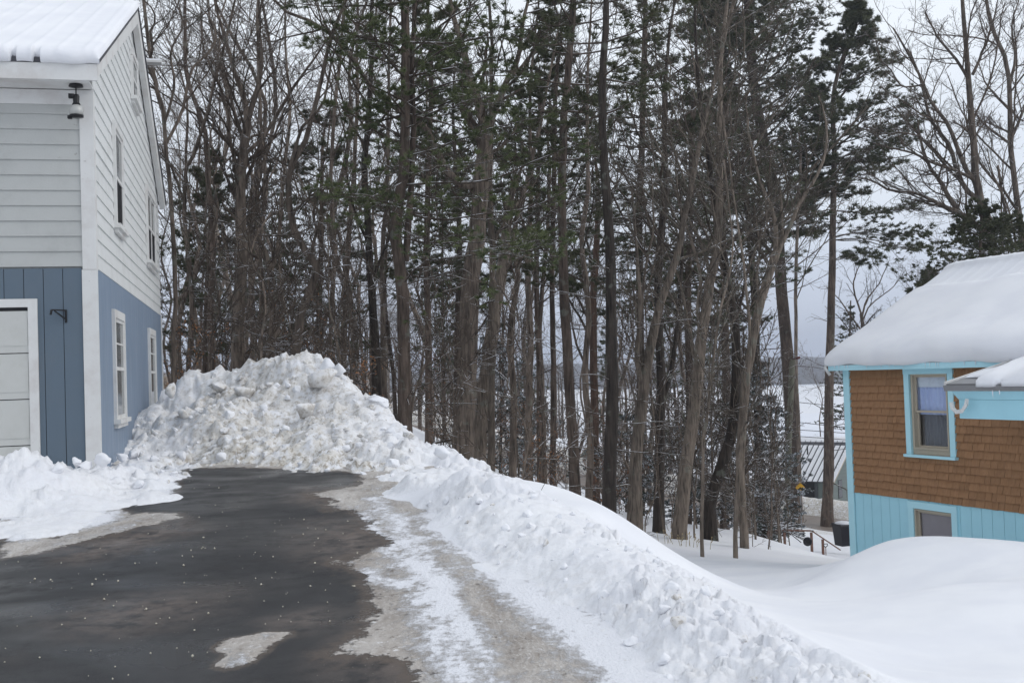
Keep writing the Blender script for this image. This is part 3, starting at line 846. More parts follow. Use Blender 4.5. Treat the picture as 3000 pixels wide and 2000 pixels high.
# front clapboards
BZ, BP = 3.07, .187
def clap(name, x0, x1, z0, z1, mat):
    return MB().poly([(x0, .03, z0), (x1, .03, z0), (x0, .002, z1), (x1, .002, z1), (x0, -.015, z0), (x1, -.015, z0), (x0, .03, z1), (x1, .03, z1)],
                     [(4, 5, 3, 2), (0, 1, 5, 4), (2, 3, 7, 6), (0, 4, 2, 6), (1, 7, 3, 5)]).build(name, mat, house)
z = BZ + .02; k = 0
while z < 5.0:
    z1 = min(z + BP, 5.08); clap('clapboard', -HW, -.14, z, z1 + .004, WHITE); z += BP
MB().box(-HW, -.14, -.012, .03, 5.08, 5.26).build('frieze_board', TRIM, house)
# gable clapboards
z = BZ
def yr(zz): return max(0.0, (zz + .10 - EZ) / SL_ - .42)
while z < roofz(RY) - .25:
    z1 = z + BP
    a0, b0 = yr(z), HD - yr(z); a1, b1 = yr(z1), HD - yr(z1)
    if b1 <= a1 + .1: a1 = b1 = RY; a1 -= .05; b1 += .05
    wv = random.Random(int(z * 1000)).uniform(-.004, .004)
    MB().poly([(-.03, a0, z), (-.03, b0, z), (-.03, a1, z1), (-.03, b1, z1), (.017 + wv, a0, z), (.017 + wv, b0, z), (.002, a1, z1 + .003), (.002, b1, z1 + .003)],
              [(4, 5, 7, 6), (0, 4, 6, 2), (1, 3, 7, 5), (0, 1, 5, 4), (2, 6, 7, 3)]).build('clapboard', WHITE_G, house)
    z = z1
# corner boards
MB().box(-.14, .024, -.024, .024, 3.05, 5.26).box(.0, .025, .0241, .11, 3.05, 5.26).build('corner_board', TRIM, house)
MB().box(-.15, .03, -.03, .024, -.1, 3.046).box(0, .03, .0241, .03, -.1, 3.046).build('corner_board', TRIM, house)
MB().box(-.02, .028, HD - .1, HD + .02, .3, 3.06).build('corner_board', TRIM, house)
# lower storey
dl, dt = -.75, 2.60
x = -.151; k = 0
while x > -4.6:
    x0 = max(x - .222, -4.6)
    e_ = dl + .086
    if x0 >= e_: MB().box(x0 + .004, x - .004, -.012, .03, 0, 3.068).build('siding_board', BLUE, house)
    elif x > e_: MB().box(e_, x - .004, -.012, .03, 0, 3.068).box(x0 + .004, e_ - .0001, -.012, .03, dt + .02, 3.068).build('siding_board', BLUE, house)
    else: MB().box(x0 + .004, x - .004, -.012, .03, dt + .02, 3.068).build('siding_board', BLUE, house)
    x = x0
MB().box(-4.6, -.15, .0, .029, .0, 3.06).build('siding_backing', BLACKM, house)
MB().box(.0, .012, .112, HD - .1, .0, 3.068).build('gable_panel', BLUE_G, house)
# garage door in its opening
gd = empty('garage_door'); gd.parent = house; tag(gd)
zb = 2.56
dt_z = [2.56, 2.045, 1.49, .935, .38]
for a, b_ in zip(dt_z[:-1], dt_z[1:]):
    mm = MB().box(-3.55, dl - .02, -.034, -.014, b_ + .006, a - .006)
    for q in (-3.5, -2.8, -2.1, -1.42):                       # raised fields
        mm.box(q + .03, q + .64, -.040, -.034, b_ + .09, a - .09)
    mm.build('door_panel', DOORW, gd)
MB().box(-3.6, dl - .03, -.018, -.013, .1, 2.60).build('door_gap', BLACKM, gd)
MB().box(dl - .02, dl + .085, -.05, -.0121, .0, dt + .10).box(-3.65, dl - .0201, -.05, -.0121, dt, dt + .10).box(-3.65, -3.55, -.05, -.0121, 0, dt - .001).build('door_frame', TRIM, house)
# black hook on the blue wall
hx, hz = lf(186, 912)
bk = MB().bar((hx + .03, -.02, hz + .02), (hx + .03, -.02, hz - .14), .022, .016).bar((hx + .03, -.02, hz + .01), (hx - .11, -.16, hz + .01), .018).bar((hx + .03, -.02, hz - .10), (hx - .08, -.14, hz), .014).bar((hx - .11, -.16, hz + .01), (hx - .12, -.17, hz - .05), .02)
tag(bk.build('wall_bracket', BLACKM, None), 'small black iron bracket on the blue wall right of the garage door', 'bracket')
o = bpy.data.objects['wall_bracket']; o.location = tuple(P0); o.rotation_euler = (0, 0, A_L)
# gable windows
def sash_window(y0, y1, z0, z1, xo, lights, glass_top, glass_bot, trim=.10, xf=.055):
    w = empty('window'); w.parent = house
    MB().box(.01, xf, y0, y0 + trim, z0, z1).box(.01, xf, y1 - trim, y1, z0, z1).box(.01, xf + .004, y0 + trim, y1 - trim, z1 - trim, z1).build('frame', TRIM, w)
    MB().box(.01, xf + .05, y0 - .03, y1 + .03, z0 - .06, z0).box(.01, xf + .01, y0 + .02, y1 - .02, z0 - .12, z0 - .0601).build('sill', TRIM, w)
    n = lights; W = (y1 - y0 - 2 * trim) / n
    for i in range(n):
        a = y0 + trim + W * i; b_ = a + W; zm = (z0 + z1 - trim) / 2
        MB().box(.0235, .026, a, b_, zm, z1 - trim).build('pane', glass_top, w)
        MB().box(.0235, .026, a, b_, z0, zm).build('pane', glass_bot, w)
        mm = MB().box(.0262, .042, a, b_, zm - .025, zm + .025)
        for p, q in ((a, a + .045), (b_ - .045, b_)): mm.box(.0262, .040, p, q, z0, zm - .0251).box(.0262, .040, p, q, zm + .0251, z1 - trim)
        mm.box(.0262, .039, a + .0451, b_ - .0451, z0, z0 + .05).box(.0262, .039, a + .0451, b_ - .0451, z1 - trim - .05, z1 - trim)
        if xo: mm.box(.0262, .036, a + .0451, b_ - .0451, (zm + z1 - trim) / 2 - .012, (zm + z1 - trim) / 2 + .012)
        mm.build('sash', TRIM, w)
    return w
PALEGL = m_glass('pale_reflecting_glass', (.17, .18, .18), .08)
sash_window(1.46, 2.72, 1.16, 2.66, True, 1, PALEGL, PALEGL, .11)
sash_window(6.75, 8.1, 1.16, 2.66, True, 1, PALEGL, PALEGL, .11)
sash_window(1.98, 3.05, 3.90, 5.36, False, 1, PALEGL, SCREEN, .09)
sash_window(6.95, 8.75, 3.93, 5.32, False, 2, PALEGL, SCREEN, .09)
sash_window(4.75, 5.75, 6.42, 7.22, False, 1, PALEGL, PALEGL, .09)
# roof
XO = .15
def rp_(y, dz=0.0): return (y, roofz(y) + dz)
for s in (0, 1):
    ya, yb = (-.42, RY) if s == 0 else (RY, HD + .42)
    A = [(-HW - .3, ya, roofz(ya) - .06), (-HW - .3, yb, roofz(yb) - .06), (-HW - .3, yb, roofz(yb)), (-HW - .3, ya, roofz(ya))]
    MB().prism(A, [(XO, *q[1:]) for q in A]).build('roof_panel', DARKROOF, house)
    # rake board
    za, zb_ = roofz(ya), roofz(yb)
    B = [(.03, ya, za - .065), (.03, yb, zb_ - .065), (.03, yb, zb_ - .30), (.03, ya + (.30 if s == 0 else 0), (za if s == 0 else za) - .30)]
    if s == 1: B = [(.03, ya, za - .065), (.03, yb, zb_ - .065), (.03, yb - .30, zb_ - .20), (.03, ya, za - .30)]
    else: B = [(.03, ya, za - .065), (.03, yb, zb_ - .065), (.03, yb, zb_ - .30), (.03, ya + .02, za - .22)]
    MB().prism(B, [(XO - .02, *q[1:]) for q in B]).build('rake_board', TRIM, house)
MB().box(-HW - .2, XO - .02, -.42, -.395, EZ - .26, EZ - .065).build('fascia', TRIM, house)
MB().box(-HW - .2, .028, -.394, .0, EZ - .27, EZ - .255).build('soffit', TRIM, house)
# snow on the front roof slope
def slab_snow(name, prof, ncol, pos, parent, mat, amp=lambda s, k: 1.0):
    """prof: (u, n) pairs running up the slope; pos(s, u, n) -> local point; amp thins or thickens the layer"""
    V = []; n = len(prof)
    for i in range(ncol):
        s = i / (ncol - 1)
        for k, (u, h) in enumerate(prof):
            V.append(pos(s, u, h * amp(s, u) if h > 0 else h))
    V = np.array(V)
    i = (np.arange(ncol - 1)[:, None] * n + np.arange(n - 1)[None]).ravel()
    V[:, 2] += fbm(V * 1.3, 8, 3) * .012
    return link(name, np_mesh(name, V, np.stack([i, i + n, i + n + 1, i + 1], 1), mat), parent)
LS = (RY + .42) * math.hypot(1, SL_)
def front_pos(s, u, h):
    x = -HW - .3 + s * (HW + .3 + XO + .01)
    e = min(1.0, max(0.0, (XO + .01 - x) / .07)); hh = h * math.sqrt(max(0, 1 - (1 - e) ** 2)) if h > 0 else h
    c = 1 / math.hypot(1, SL_)
    wob = .018 * math.sin(x * 7.3) + .012 * math.sin(x * 17.1 + 1)
    uu = u + (wob if u < .1 else 0) + (.10 if (u < .16 and (abs(x + .80) < .03 or abs(x + .54) < .035)) else 0)
    rib = .012 * max(0, math.cos(x * 2 * math.pi / .30)) ** 3 if h > 0 else 0
    return (x, -.42 + uu * c - (hh + rib) * SL_ * c, EZ + uu * SL_ * c + (hh + rib) * c)
prof = [(.0, -.055), (-.03, -.06), (-.06, -.045), (-.07, .0), (-.065, .04), (-.035, .085), (.03, .105), (.2, .11), (.5, .10), (1, .09), (2, .085), (3, .08), (4, .08), (5, .08), (LS - .15, .09), (LS + .03, .08), (LS + .06, .0)]
slab_snow('roof_snow', prof, 420, front_pos, house, M_ROOFSNOW)
# lamp under the eave
lx, lz = lf(222, 240, -.25)
lamp = empty('porch_lamp', tuple(P0 + FX * lx - FY * .25 + np.array([0, 0, EZ - .27])), A_L, 'black hanging lantern with a clear glass globe under the white house eave', 'lamp')
MB().lathe([(.0, .0), (.075, .0), (.085, -.03), (.03, -.045), (.0, -.045)], (0, 0, 0), 20).build('ceiling_plate', BLACKM, lamp, True)
MB().tube([(0, 0, -.04), (0, 0, -.13)], .008, 8).build('stem', BLACKM, lamp, True)
MB().lathe([(.0, -.12), (.03, -.125), (.04, -.15), (.036, -.22), (.05, -.25), (.0, -.25)], (0, 0, 0), 18).box(-.085, -.02, -.03, .03, -.17, -.12).build('socket', BLACKM, lamp, True)
MB().lathe([(.04, -.25), (.072, -.28), (.085, -.33), (.078, -.37), (.05, -.385)], (0, 0, 0), 20).build('globe', BULB, lamp, True)
mm = MB().lathe([(.05, -.386), (.083, -.375), (.08, -.40), (.0, -.405)], (0, 0, 0), 18)
mm.box(-.10, -.05, -.03, .03, -.42, -.385).build('base_cap', BLACKM, lamp, True)
# small light on the back slope
bp = at(350, 141, 21)
fl = empty('floodlight', tuple(bp), A_L, 'small snow-capped white light sticking out behind the white gable', 'light')
MB().box(-.13, .17, -.12, .12, -.05, -.01).bar((-.5, 0, -.1), (-.1, 0, -.04), .05).build('housing', TRIM, fl)
MB().box(-.12, .16, -.11, .11, -.0099, .02).build('snow_cap', M_SNOW, fl)

# ------------------------------------------------------------------ brown shingled house on the right
B_R = math.radians(-23.2)
RX = np.array([-math.sin(B_R), -math.cos(B_R), 0]); RYv = np.array([math.cos(B_R), -math.sin(B_R), 0])
Q0 = at(2730 / K, 1200 / K, 20.0); Q0[2] = 0.0
AZ_R = math.atan2(RX[1], RX[0])
def rw(u, v, yl=0.0):
    q = on_plane(u, v, Q0 + RYv * yl, RYv) - Q0; return float(q @ RX), float(q[2])
cab = empty('shingled_house', tuple(Q0), AZ_R, 'brown shingled house with pale aqua trim and a deep snow-covered roof', 'house')
XL, XR, ZB, ZM, ZT = -2.30, 4.6, -2.9, -.97, 1.56
def holes_wall(m, y0, y1, x0, x1, z0, z1, hs):
    """wall box with rectangular openings, butted pieces"""
    xs_ = sorted({x0, x1, *[h[0] for h in hs], *[h[1] for h in hs]})
    for a, b_ in zip(xs_[:-1], xs_[1:]):
        zz = [z0]
        for h in sorted(hs, key=lambda h: h[2]):
            if h[0] <= a and h[1] >= b_: zz += [h[2], h[3]]
        zz.append(z1)
        for p, q in zip(zz[::2], zz[1::2]):
            if q > p: m.box(a, b_, y0, y1, p, q)
W1 = (-.47, .42, -.03, 1.36); W2 = (-.52, .41, -1.75, -1.14)
mm = MB(); holes_wall(mm, .0, .075, XL, XR, ZB, ZT, [W1, W2])
mm.box(XL, XL + .1, .0751, 9, ZB, ZT).box(XR - .1, XR, .1201, 9, ZB, ZT).box(XL + .1001, XR - .1001, 8.9, 9, ZB, ZT)
mm.box(XL + .1001, XR - .1001, 1.6, 1.65, ZB, ZT)
mm.build('wall', TAN, cab)
rg = random.Random(4)
cs = (ZT - ZM) / 18.0
sh = []
for r_ in range(18):
    z0 = ZM + r_ * cs; x = XL + .165 - rg.random() * .1
    while x < XR:
        w = rg.choice([.10, .13, .15, .17, .2, .22]) * rg.uniform(.9, 1.1)
        x0, x1 = max(x, XL + .165), min(x + w, XR); x += w
        if x1 - x0 < .03: continue
        zc = z0 + cs / 2
        seg = [(x0, x1)]
        if zc > -.15 and z0 < 1.50:
            seg = []
            if x0 < -.63: seg.append((x0, min(x1, -.63)))
            if x1 > .57: seg.append((max(x0, .57), x1))
        for a, b_ in seg:
            if b_ - a > .025: sh.append((a, b_, z0, rg.uniform(-.004, .004), rg.uniform(-.004, .004)))
sh.sort(key=lambda q: -(min(q[0], 2.0)) + (10 if q[0] > 2.25 else 0))
def shingle(m, a, b_, z0, dy, dz):
    g_ = .0028; y0 = -.044 + dy; y1 = -.003
    zt = z0 + cs + .004
    m.poly([(a + g_, 0, z0 + dz), (b_ - g_, 0, z0 + dz), (b_ - g_, 0, zt), (a + g_, 0, zt), (a + g_, y0, z0 + dz), (b_ - g_, y0, z0 + dz), (b_ - g_, y1 - .004, zt), (a + g_, y1 - .004, zt)],
           [(4, 5, 6, 7), (0, 1, 5, 4), (1, 2, 6, 5), (2, 3, 7, 6), (3, 0, 4, 7)])
for q in sh[:295]:
    m1 = MB(); shingle(m1, *q); m1.build('shingle', SHINGLE, cab)
m1 = MB()
for q in sh[295:]: shingle(m1, *q)
tag(m1.build('shingles', SHINGLE, cab), kind='stuff')
# aqua boards below
x = XL + .165; i = 0
while x < XR:
    w = .245 * rg.uniform(.93, 1.05); x1 = min(x + w, XR)
    hs = [W2]
    mm = MB()
    if x1 <= -.66 or x >= .53: mm.box(x + .004, x1 - .004, -.018, -.001, ZB, ZM - .004)
    else:
        mm.box(x + .004, x1 - .004, -.018, -.001, -1.0, ZM - .004).box(x + .004, x1 - .004, -.018, -.001, ZB, -1.9)
        if x < -.66: mm.box(x + .004, -.66, -.018, -.001, -1.899, -1.0001)
        if x1 > .53: mm.box(.53, x1 - .004, -.018, -.001, -1.899, -1.0001)
    mm.build('siding_board', AQUA, cab); x = x1
MB().box(XL - .02, XL + .155, -.045, -.0001, ZB, ZT).box(XL - .02, XL - .0001, 0, .2, ZB, ZT).build('corner_board', AQUA_L, cab)
# upper window
def cab_window(x0, x1, z0, z1, tr, gl, sillp, top_h, double):
    w = empty('window'); w.parent = cab
    o_ = -.050
    MB().box(x0, x0 + tr, o_, -.0001, z0, z1 - top_h).box(x1 - tr, x1, o_, -.0001, z0, z1 - top_h).box(x0 - .005, x1 + .005, o_ - .006, -.0001, z1 - top_h + .0001, z1).build('frame', AQUA_L, w)
    if sillp: MB().box(x0 - .03, x1 + .03, o_ - .05, -.0001, z0 - .05, z0 - .0001).build('sill', AQUA_L, w)
    a, b_, c, d = gl
    # jamb liner and sashes
    MB().box(a - .03, a, -.03, .075, c, d).box(b_, b_ + .03, -.03, .075, c, d).box(a - .03, b_ + .03, -.03, .075, d, d + .03).box(a - .03, b_ + .03, -.03, .075, c - .03, c).build('jamb', TAN, w)
    zm = (c + d) / 2
    def sash(z0_, z1_, y, glass=True):
        s_ = MB().box(a, a + .04, y, y + .03, z0_, z1_).box(b_ - .04, b_, y, y + .03, z0_, z1_).box(a + .0401, b_ - .0401, y, y + .03, z0_, z0_ + .035).box(a + .0401, b_ - .0401, y, y + .03, z1_ - .035, z1_).build('sash', TAN, w)
        MB().box(a + .04, b_ - .04, y + .012, y + .016, z0_ + .035, z1_ - .035).build('pane', CLEAR, s_)
    if double:
        sash(zm - .02, d, .022); sash(c, zm + .018, .060)
    else: sash(c, d, .03)
    return w, a, b_, c, d
w, a, b_, c, d = cab_window(-.63, .57, -.13, 1.47, .125, (-.43, .38, .0, 1.32), True, .125, True)
zm = (c + d) / 2
def curtain(name, x0, x1, z0, z1, y, mat, par, amp=.015, n=70):
    V = []; 
    for i in range(n):
        x_ = x0 + (x1 - x0) * i / (n - 1); o_ = y + amp * math.sin(i * .9) + amp * .6 * math.sin(i * .37 + 1)
        V += [(x_, o_, z0), (x_, o_ * 1.0, z1)]
    F_ = [(2 * i, 2 * i + 2, 2 * i + 3, 2 * i + 1) for i in range(n - 1)]
    return link(name, np_mesh(name, V, F_, mat), par)
MB().box(a - .1, b_ + .1, .081, .085, d - .22, d + .1).build('shade', SHADEW, w)
curtain('curtain', a - .12, b_ + .12, zm - .06, d - .0, .115, CURT_A, w)
curtain('curtain', a + .05, b_ + .12, c - .1, zm - .0601, .17, CURT_B, w, .02)
w, a, b_, c, d = cab_window(-.66, .53, -1.9, -1.0, .13, (-.49, .38, -1.72, -1.17), False, .125, False)
MB().box(a - .1, b_ + .1, .081, .085, c - .1, d + .1).build('shade', m_paint('dull_mauve_shade', (.22, .20, .22), (.16, .15, .17), .5, .8), w)
# roof: eave in front of the wall, slope away
RO, LO, EZR = .28, .17, 1.60
v_ = on_plane(2774, 772, Q0 + RX * (XL - LO), RX) - Q0
RYY, RZZ = float(v_ @ RYv), float(v_[2]) - .16
SR = (RZZ - EZR) / (RYY + RO)
def rz_(y): return EZR + SR * (y + RO)
A = [(XL - LO, -RO, EZR), (XL - LO, RYY, RZZ), (XL - LO, RYY, RZZ - .05), (XL - LO, -RO, EZR - .05)]
MB().prism(A, [(XR + .3, *q[1:]) for q in A]).build('roof_panel', GUTTER, cab)
A = [(XL - LO, RYY, RZZ), (XL - LO, 2 * RYY, EZR), (XL - LO, 2 * RYY, EZR - .05), (XL - LO, RYY, RZZ - .05)]
MB().prism(A, [(XR + .3, *q[1:]) for q in A]).build('roof_panel', GUTTER, cab)
MB().box(XL - LO + .02, XR + .2, -RO - .0, -RO + .025, EZR - .155, EZR - .0501).build('fascia', AQUA_L, cab)
MB().box(XL - LO + .02, XR + .2, -RO + .026, -.0, EZR - .10, EZR - .085).build('soffit', AQUA_L, cab)
A = [(XL - LO, -RO + .0, EZR - .052), (XL - LO, RYY, RZZ - .052), (XL - LO, RYY, RZZ - .19), (XL - LO, -RO + .0, EZR - .17)]
MB().prism(A, [(XL - LO + .025, *q[1:]) for q in A]).build('rake_board', AQUA_L, cab)
MB().poly([(XL, .1, ZT), (XL, RYY, ZT), (XL, RYY, RZZ - .1), (XL + .1, .1, ZT), (XL + .1, RYY, ZT), (XL + .1, RYY, RZZ - .1), (XL, 2 * RYY - .1, ZT), (XL + .1, 2 * RYY - .1, ZT)], [(0, 1, 2), (3, 5, 4), (0, 2, 5, 3), (1, 6, 2), (4, 5, 7), (2, 6, 7, 5)]).build('gable_wall', SHINGLE, cab)
MB().tube([(XL - LO - .02, -RO - .02, EZR - .02), (XL - LO - .02, -RO - .06, EZR - .10), (XL - LO + .03, -RO + .02, EZR - .24)], .03, 8).tube([(XL - LO + .14, -.2, EZR - .14), (XL - .03, -.06, EZR - .30)], .02, 8).build('gutter_end', TRIM, cab, True)
LR = math.hypot(RYY + RO, RZZ - EZR)
cR, sR = (RYY + RO) / LR, (RZZ - EZR) / LR
ustep = .70 * LR
prof = [(.0, -.052), (-.03, -.055), (-.06, -.035), (-.08, .02), (-.088, .09), (-.085, .16), (-.075, .22), (-.045, .27), (.01, .31), (.10, .34), (.25, .35), (.5, .345)]
prof += [(u_, .325 - .04 * (u_ / ustep)) for u_ in np.linspace(.8, ustep - .2, 12)] + [(ustep - .07, .27), (ustep, .235), (ustep + .05, .17), (ustep + .12, .135), (ustep + .3, .13)] + [(u_, .12) for u_ in np.linspace(ustep + .5, LR - .2, 5)] + [(LR - .12, .14), (LR - .10, .19), (LR, .20), (LR + .05, .12), (LR + .08, 0)]
def aR(s, u):
    x_ = XL - LO + s * (XR + .3 - XL + LO)
    b0 = .86 + .16 * sstep(-2.2, .4, x_) + .05 * math.sin(x_ * 1.7 + .5) + .03 * math.sin(x_ * 4.1)
    return float(b0 if u < ustep else 1.0)
def posR(s, u, h):
    x_ = XL - LO - .02 + s * (XR + .3 - XL + LO)
    e = min(1.0, (x_ - (XL - LO - .02)) / .55); hh = h * (math.sqrt(max(0, 1 - (1 - e) ** 2)) * .75 + .25 * min(1, e * 9)) if h > 0 else h
    u_ = u + ((.035 * math.sin(x_ * 2.3) + .02 * math.sin(x_ * 6.1)) if u < .02 or abs(u - ustep) < .4 else 0)
    rib = .010 * max(0, math.cos(x_ * 2 * math.pi / .3)) ** 2 if u > ustep else 0
    return (x_, -RO + u_ * cR - (hh + rib) * sR, EZR + u_ * sR + (hh + rib) * cR)
slab_snow('roof_snow', prof, 300, posR, cab, M_ROOFSNOW, aR)
# icicles along the eave
icm = MB()
for i in range(26):
    xi = rg.uniform(XL - .2, 2.2); L = rg.uniform(.03, .11)
    icm.tube([(xi, -RO - .012, EZR - .05), (xi, -RO - .012, EZR - .05 - L * .5), (xi + .003, -RO - .012, EZR - .05 - L)], [.008, .005, .001], 6)
tag(icm.build('icicles', ICE, cab, True), kind='stuff')

# entry porch roof in front of the brown house
PW = None
for wtry in np.linspace(.8, 3.5, 200):
    a_ = rw(2768, 1124, -wtry)
    e_ = on_plane(3000, 1046, Q0 + RX * a_[0], RX) - Q0
    if abs((e_ @ RYv) + RO) < .25: PW = wtry; tipx, tipz, endy, endz = a_[0], a_[1], float(e_ @ RYv), float(e_[2]); break
if PW is None: PW = 1.8; tipx, tipz = rw(2768, 1124, -PW); endy, endz = -RO, tipz + .6
print('porch', PW, tipx, tipz, endy, endz, 'ridge', RYY, RZZ, SR)
porch = empty('porch_roof', tuple(Q0), AZ_R, 'small snow-laden porch roof with aqua beam and grey gutter on the brown house', 'porch roof')
sp = (endz - tipz) / (endy + PW)
PXR = tipx + 4.0
A = [(tipx, -PW, tipz), (tipx, endy, endz), (tipx, endy, endz - .03), (tipx, -PW, tipz - .03)]
MB().prism(A, [(PXR, *q[1:]) for q in A]).build('roof_panel', GUTTER, porch)
A = [(tipx - .01, -PW - .01, tipz - .02), (tipx - .01, endy, endz - .02), (tipx - .01, endy, endz + .03), (tipx - .01, -PW - .01, tipz + .03)]
MB().prism(A, [(tipx + .03, *q[1:]) for q in A]).build('rake_flashing', TRIM, porch)
def pz(v, u=2900): return rw(u, v, -PW)[1]
gz0, gz1 = pz(1145), pz(1128)
MB().prism([(tipx + .03, -PW - .07, gz1), (tipx + .03, -PW, gz1), (tipx + .03, -PW, gz0), (tipx + .03, -PW - .05, gz0)], [(PXR, -PW - .07, gz1), (PXR, -PW, gz1), (PXR, -PW, gz0), (PXR, -PW - .05, gz0)]).build('gutter', GUTTER, porch)
bxl = rw(2811, 1200, -PW + .1)[0]; bz1 = pz(1145); bzm = rw(2900, 1170, -PW + .1)[1]; bz0 = rw(2900, 1228, -PW + .1)[1]
MB().poly([(tipx + .12, -PW + .001, bz1), (PXR, -PW + .001, bz1), (PXR, -PW + .09, bzm), (bxl, -PW + .09, bzm), (tipx + .12, -PW + .2, bz1), (PXR, -PW + .2, bz1), (PXR, -PW + .2, bzm), (bxl, -PW + .2, bzm)], [(0, 1, 2, 3), (4, 7, 6, 5), (0, 3, 7, 4), (1, 5, 6, 2), (0, 4, 5, 1), (3, 2, 6, 7)]).build('crown_board', AQUA, porch)
MB().box(bxl, PXR, -PW + .1, -PW + .22, bz0, bzm - .004).build('beam', AQUA, porch)
MB().poly([(bxl, -PW + .221, bz0 + .05), (bxl, 0, bz0 + .05), (bxl, 0, bz0 + .30), (bxl, -PW + .221, bz1)], [(0, 1, 2, 3)]).box(bxl, bxl + .02, -PW + .2201, -.03, bz0 + .06, bz0 + .2).build('side_board', AQUA, porch)
bx0, bz_ = rw(2797, 1186, -PW - .05); 
d1 = [rw(u_, v_, -PW - .02) for u_, v_ in ((2833, 1168), (2832, 1186), (2822, 1203), (2806, 1206), (2797, 1195), (2794, 1177))]
MB().tube([(q[0], -PW - .02 - .01 * i, q[1]) for i, q in enumerate(d1)], [.035, .035, .035, .035, .035, .035], 4).build('downspout_elbow', TRIM, porch)
for i, (u_, v_) in enumerate(((2908, 1143), (2928, 1143))):
    q = rw(u_, v_, -PW - .05)
    MB().tube([(q[0], -PW - .05, q[1]), (q[0], -PW - .05, q[1] - .05), (q[0] + .004, -PW - .05, q[1] - (.12 if i == 0 else .07))], [.012, .008, .001], 6).build('icicle', ICE, porch, True)
LP_ = math.hypot(endy + PW, endz - tipz); cP, sP = (endy + PW) / LP_, (endz - tipz) / LP_
profp = [(.02, .0), (.0, .03), (.02, .07), (.08, .11), (.2, .14), (.45, .16), (.9, .17), (LP_ * .8, .17), (LP_, .17)]
def posP(s, u, h):
    x_ = tipx + .05 + s * (PXR - tipx - .05); t_ = x_ - tipx
    grow = float(sstep(.15, .9, t_)); back = .34 * (1 - float(sstep(.4, .75, t_)))          # snow has slid back from the corner
    drip = -(.10 * float(sstep(.55, .7, t_)) * (1 - .7 * math.exp(-((t_ - 1.12) / .06) ** 2))) if u < .1 else 0
    e = min(1, (s * (PXR - tipx)) / .5)
    hh = h * (.35 + .65 * grow) * math.sqrt(max(0, 1 - (1 - e) ** 2)) * (1 + .2 * math.sin(t_ * 5))
    uu = u + (back if u < .5 else back * .2) + drip
    lump = .02 * math.sin(t_ * 9 + u * 3)
    return (x_, -PW + uu * cP - hh * sP, tipz + uu * sP + (hh + (lump if h > .1 else 0)) * cP + (-.05 * float(sstep(.55, .7, t_)) if u < .01 else 0))
slab_snow('roof_snow', profp, 160, posP, porch, M_ROOFSNOW)

# ------------------------------------------------------------------ grey-green house by the road
C1 = at(1912, 1163, 78)
gh = empty('grey_house', (C1[0], C1[1], C1[2] - .3), math.atan2(-.6, .8), 'grey-green clapboard house with snow-streaked standing-seam roof beyond the road', 'house')
# local x = along the eave wall towards the right corner (0 at the corner, negative to the left), local y = back along the gable
wallh = (1.6 - 78 * (1094 - 829) / 2531.) - C1[2] + .3; GL, GW = 5.2, 8.0; rise = 2.5
MB().box(-GL, 0, 0, GW, -1.5, wallh).poly([(0, 0, wallh), (0, GW, wallh), (0, GW / 2, wallh + rise), (-GL, 0, wallh), (-GL, GW, wallh), (-GL, GW / 2, wallh + rise)], [(0, 1, 2), (3, 5, 4), (0, 2, 5, 3), (1, 4, 5, 2)]).build('wall', GREENGREY, gh)
z = 0
while z < wallh + rise - .3:
    y0 = .05 if z < wallh else (z - wallh) / rise * GW / 2 + .05
    MB().box(.001, .03, y0, GW - y0, z, z + .19).build('clapboard', GREENGREY, gh); z += .2
MB().box(-GL, -1.0, -.04, -.001, .0, wallh - .05).build('dark_front_wall', GREY_T, gh)
MB().box(-2.1, -1.25, -.07, -.041, .1, 2.1).box(-3.6, -2.5, -.07, -.041, .7, 1.9).build('door', BLACKM, gh)
MB().box(.031, .06, 1.15, 1.9, .75, 2.05).build('window_frame', BLACKM, gh); MB().box(.0601, .065, 1.2, 1.85, .8, 1.38).box(.0601, .065, 1.2, 1.85, 1.44, 2.0).build('window_pane', DARKGLASS, gh)
MB().box(-GL, .1, -.1, -.0401, -.5, -.0).box(.0301, .1, .0, GW, -.5, -.02).build('foundation', TAN, gh)
ov = .35
def groof(y): return wallh + rise * (y / (GW / 2)) if y < GW / 2 else wallh + rise * (2 - y / (GW / 2))
for ya, yb in ((-ov, GW / 2), (GW / 2, GW + ov)):
    A = [(-GL - .2, ya, groof(ya)), (-GL - .2, yb, groof(yb)), (-GL - .2, yb, groof(yb) + .05), (-GL - .2, ya, groof(ya) + .05)]
    MB().prism(A, [(.25, *q[1:]) for q in A]).build('roof_panel', DARKROOF, gh)
for i in range(14):
    xa = -GL - .12 + i * (GL + .3) / 13.5
    A = [(xa + .03, -ov - .02, groof(-ov) + .051), (xa + .03, GW / 2 - .75, groof(GW / 2 - .75) + .051), (xa + .03, GW / 2 - .75, groof(GW / 2 - .75) + .10), (xa + .03, -ov - .02, groof(-ov) + .09)]
    xb = xa + (GL + .3) / 13.5 - .075
    if i == 4: A[0] = (A[0][0], -ov - .02, groof(-ov) + .051)
    MB().prism(A, [(xb, *q[1:]) for q in A]).build('snow_strip', M_ROOFSNOW, gh)
    B = [(xa - .012, -ov, groof(-ov) + .05), (xa - .012, GW / 2, groof(GW / 2) + .05), (xa - .012, GW / 2, groof(GW / 2) + .105), (xa - .012, -ov, groof(-ov) + .105)]
    MB().prism(B, [(xa + .012, *q[1:]) for q in B]).build('roof_seam', DARKROOF, gh)
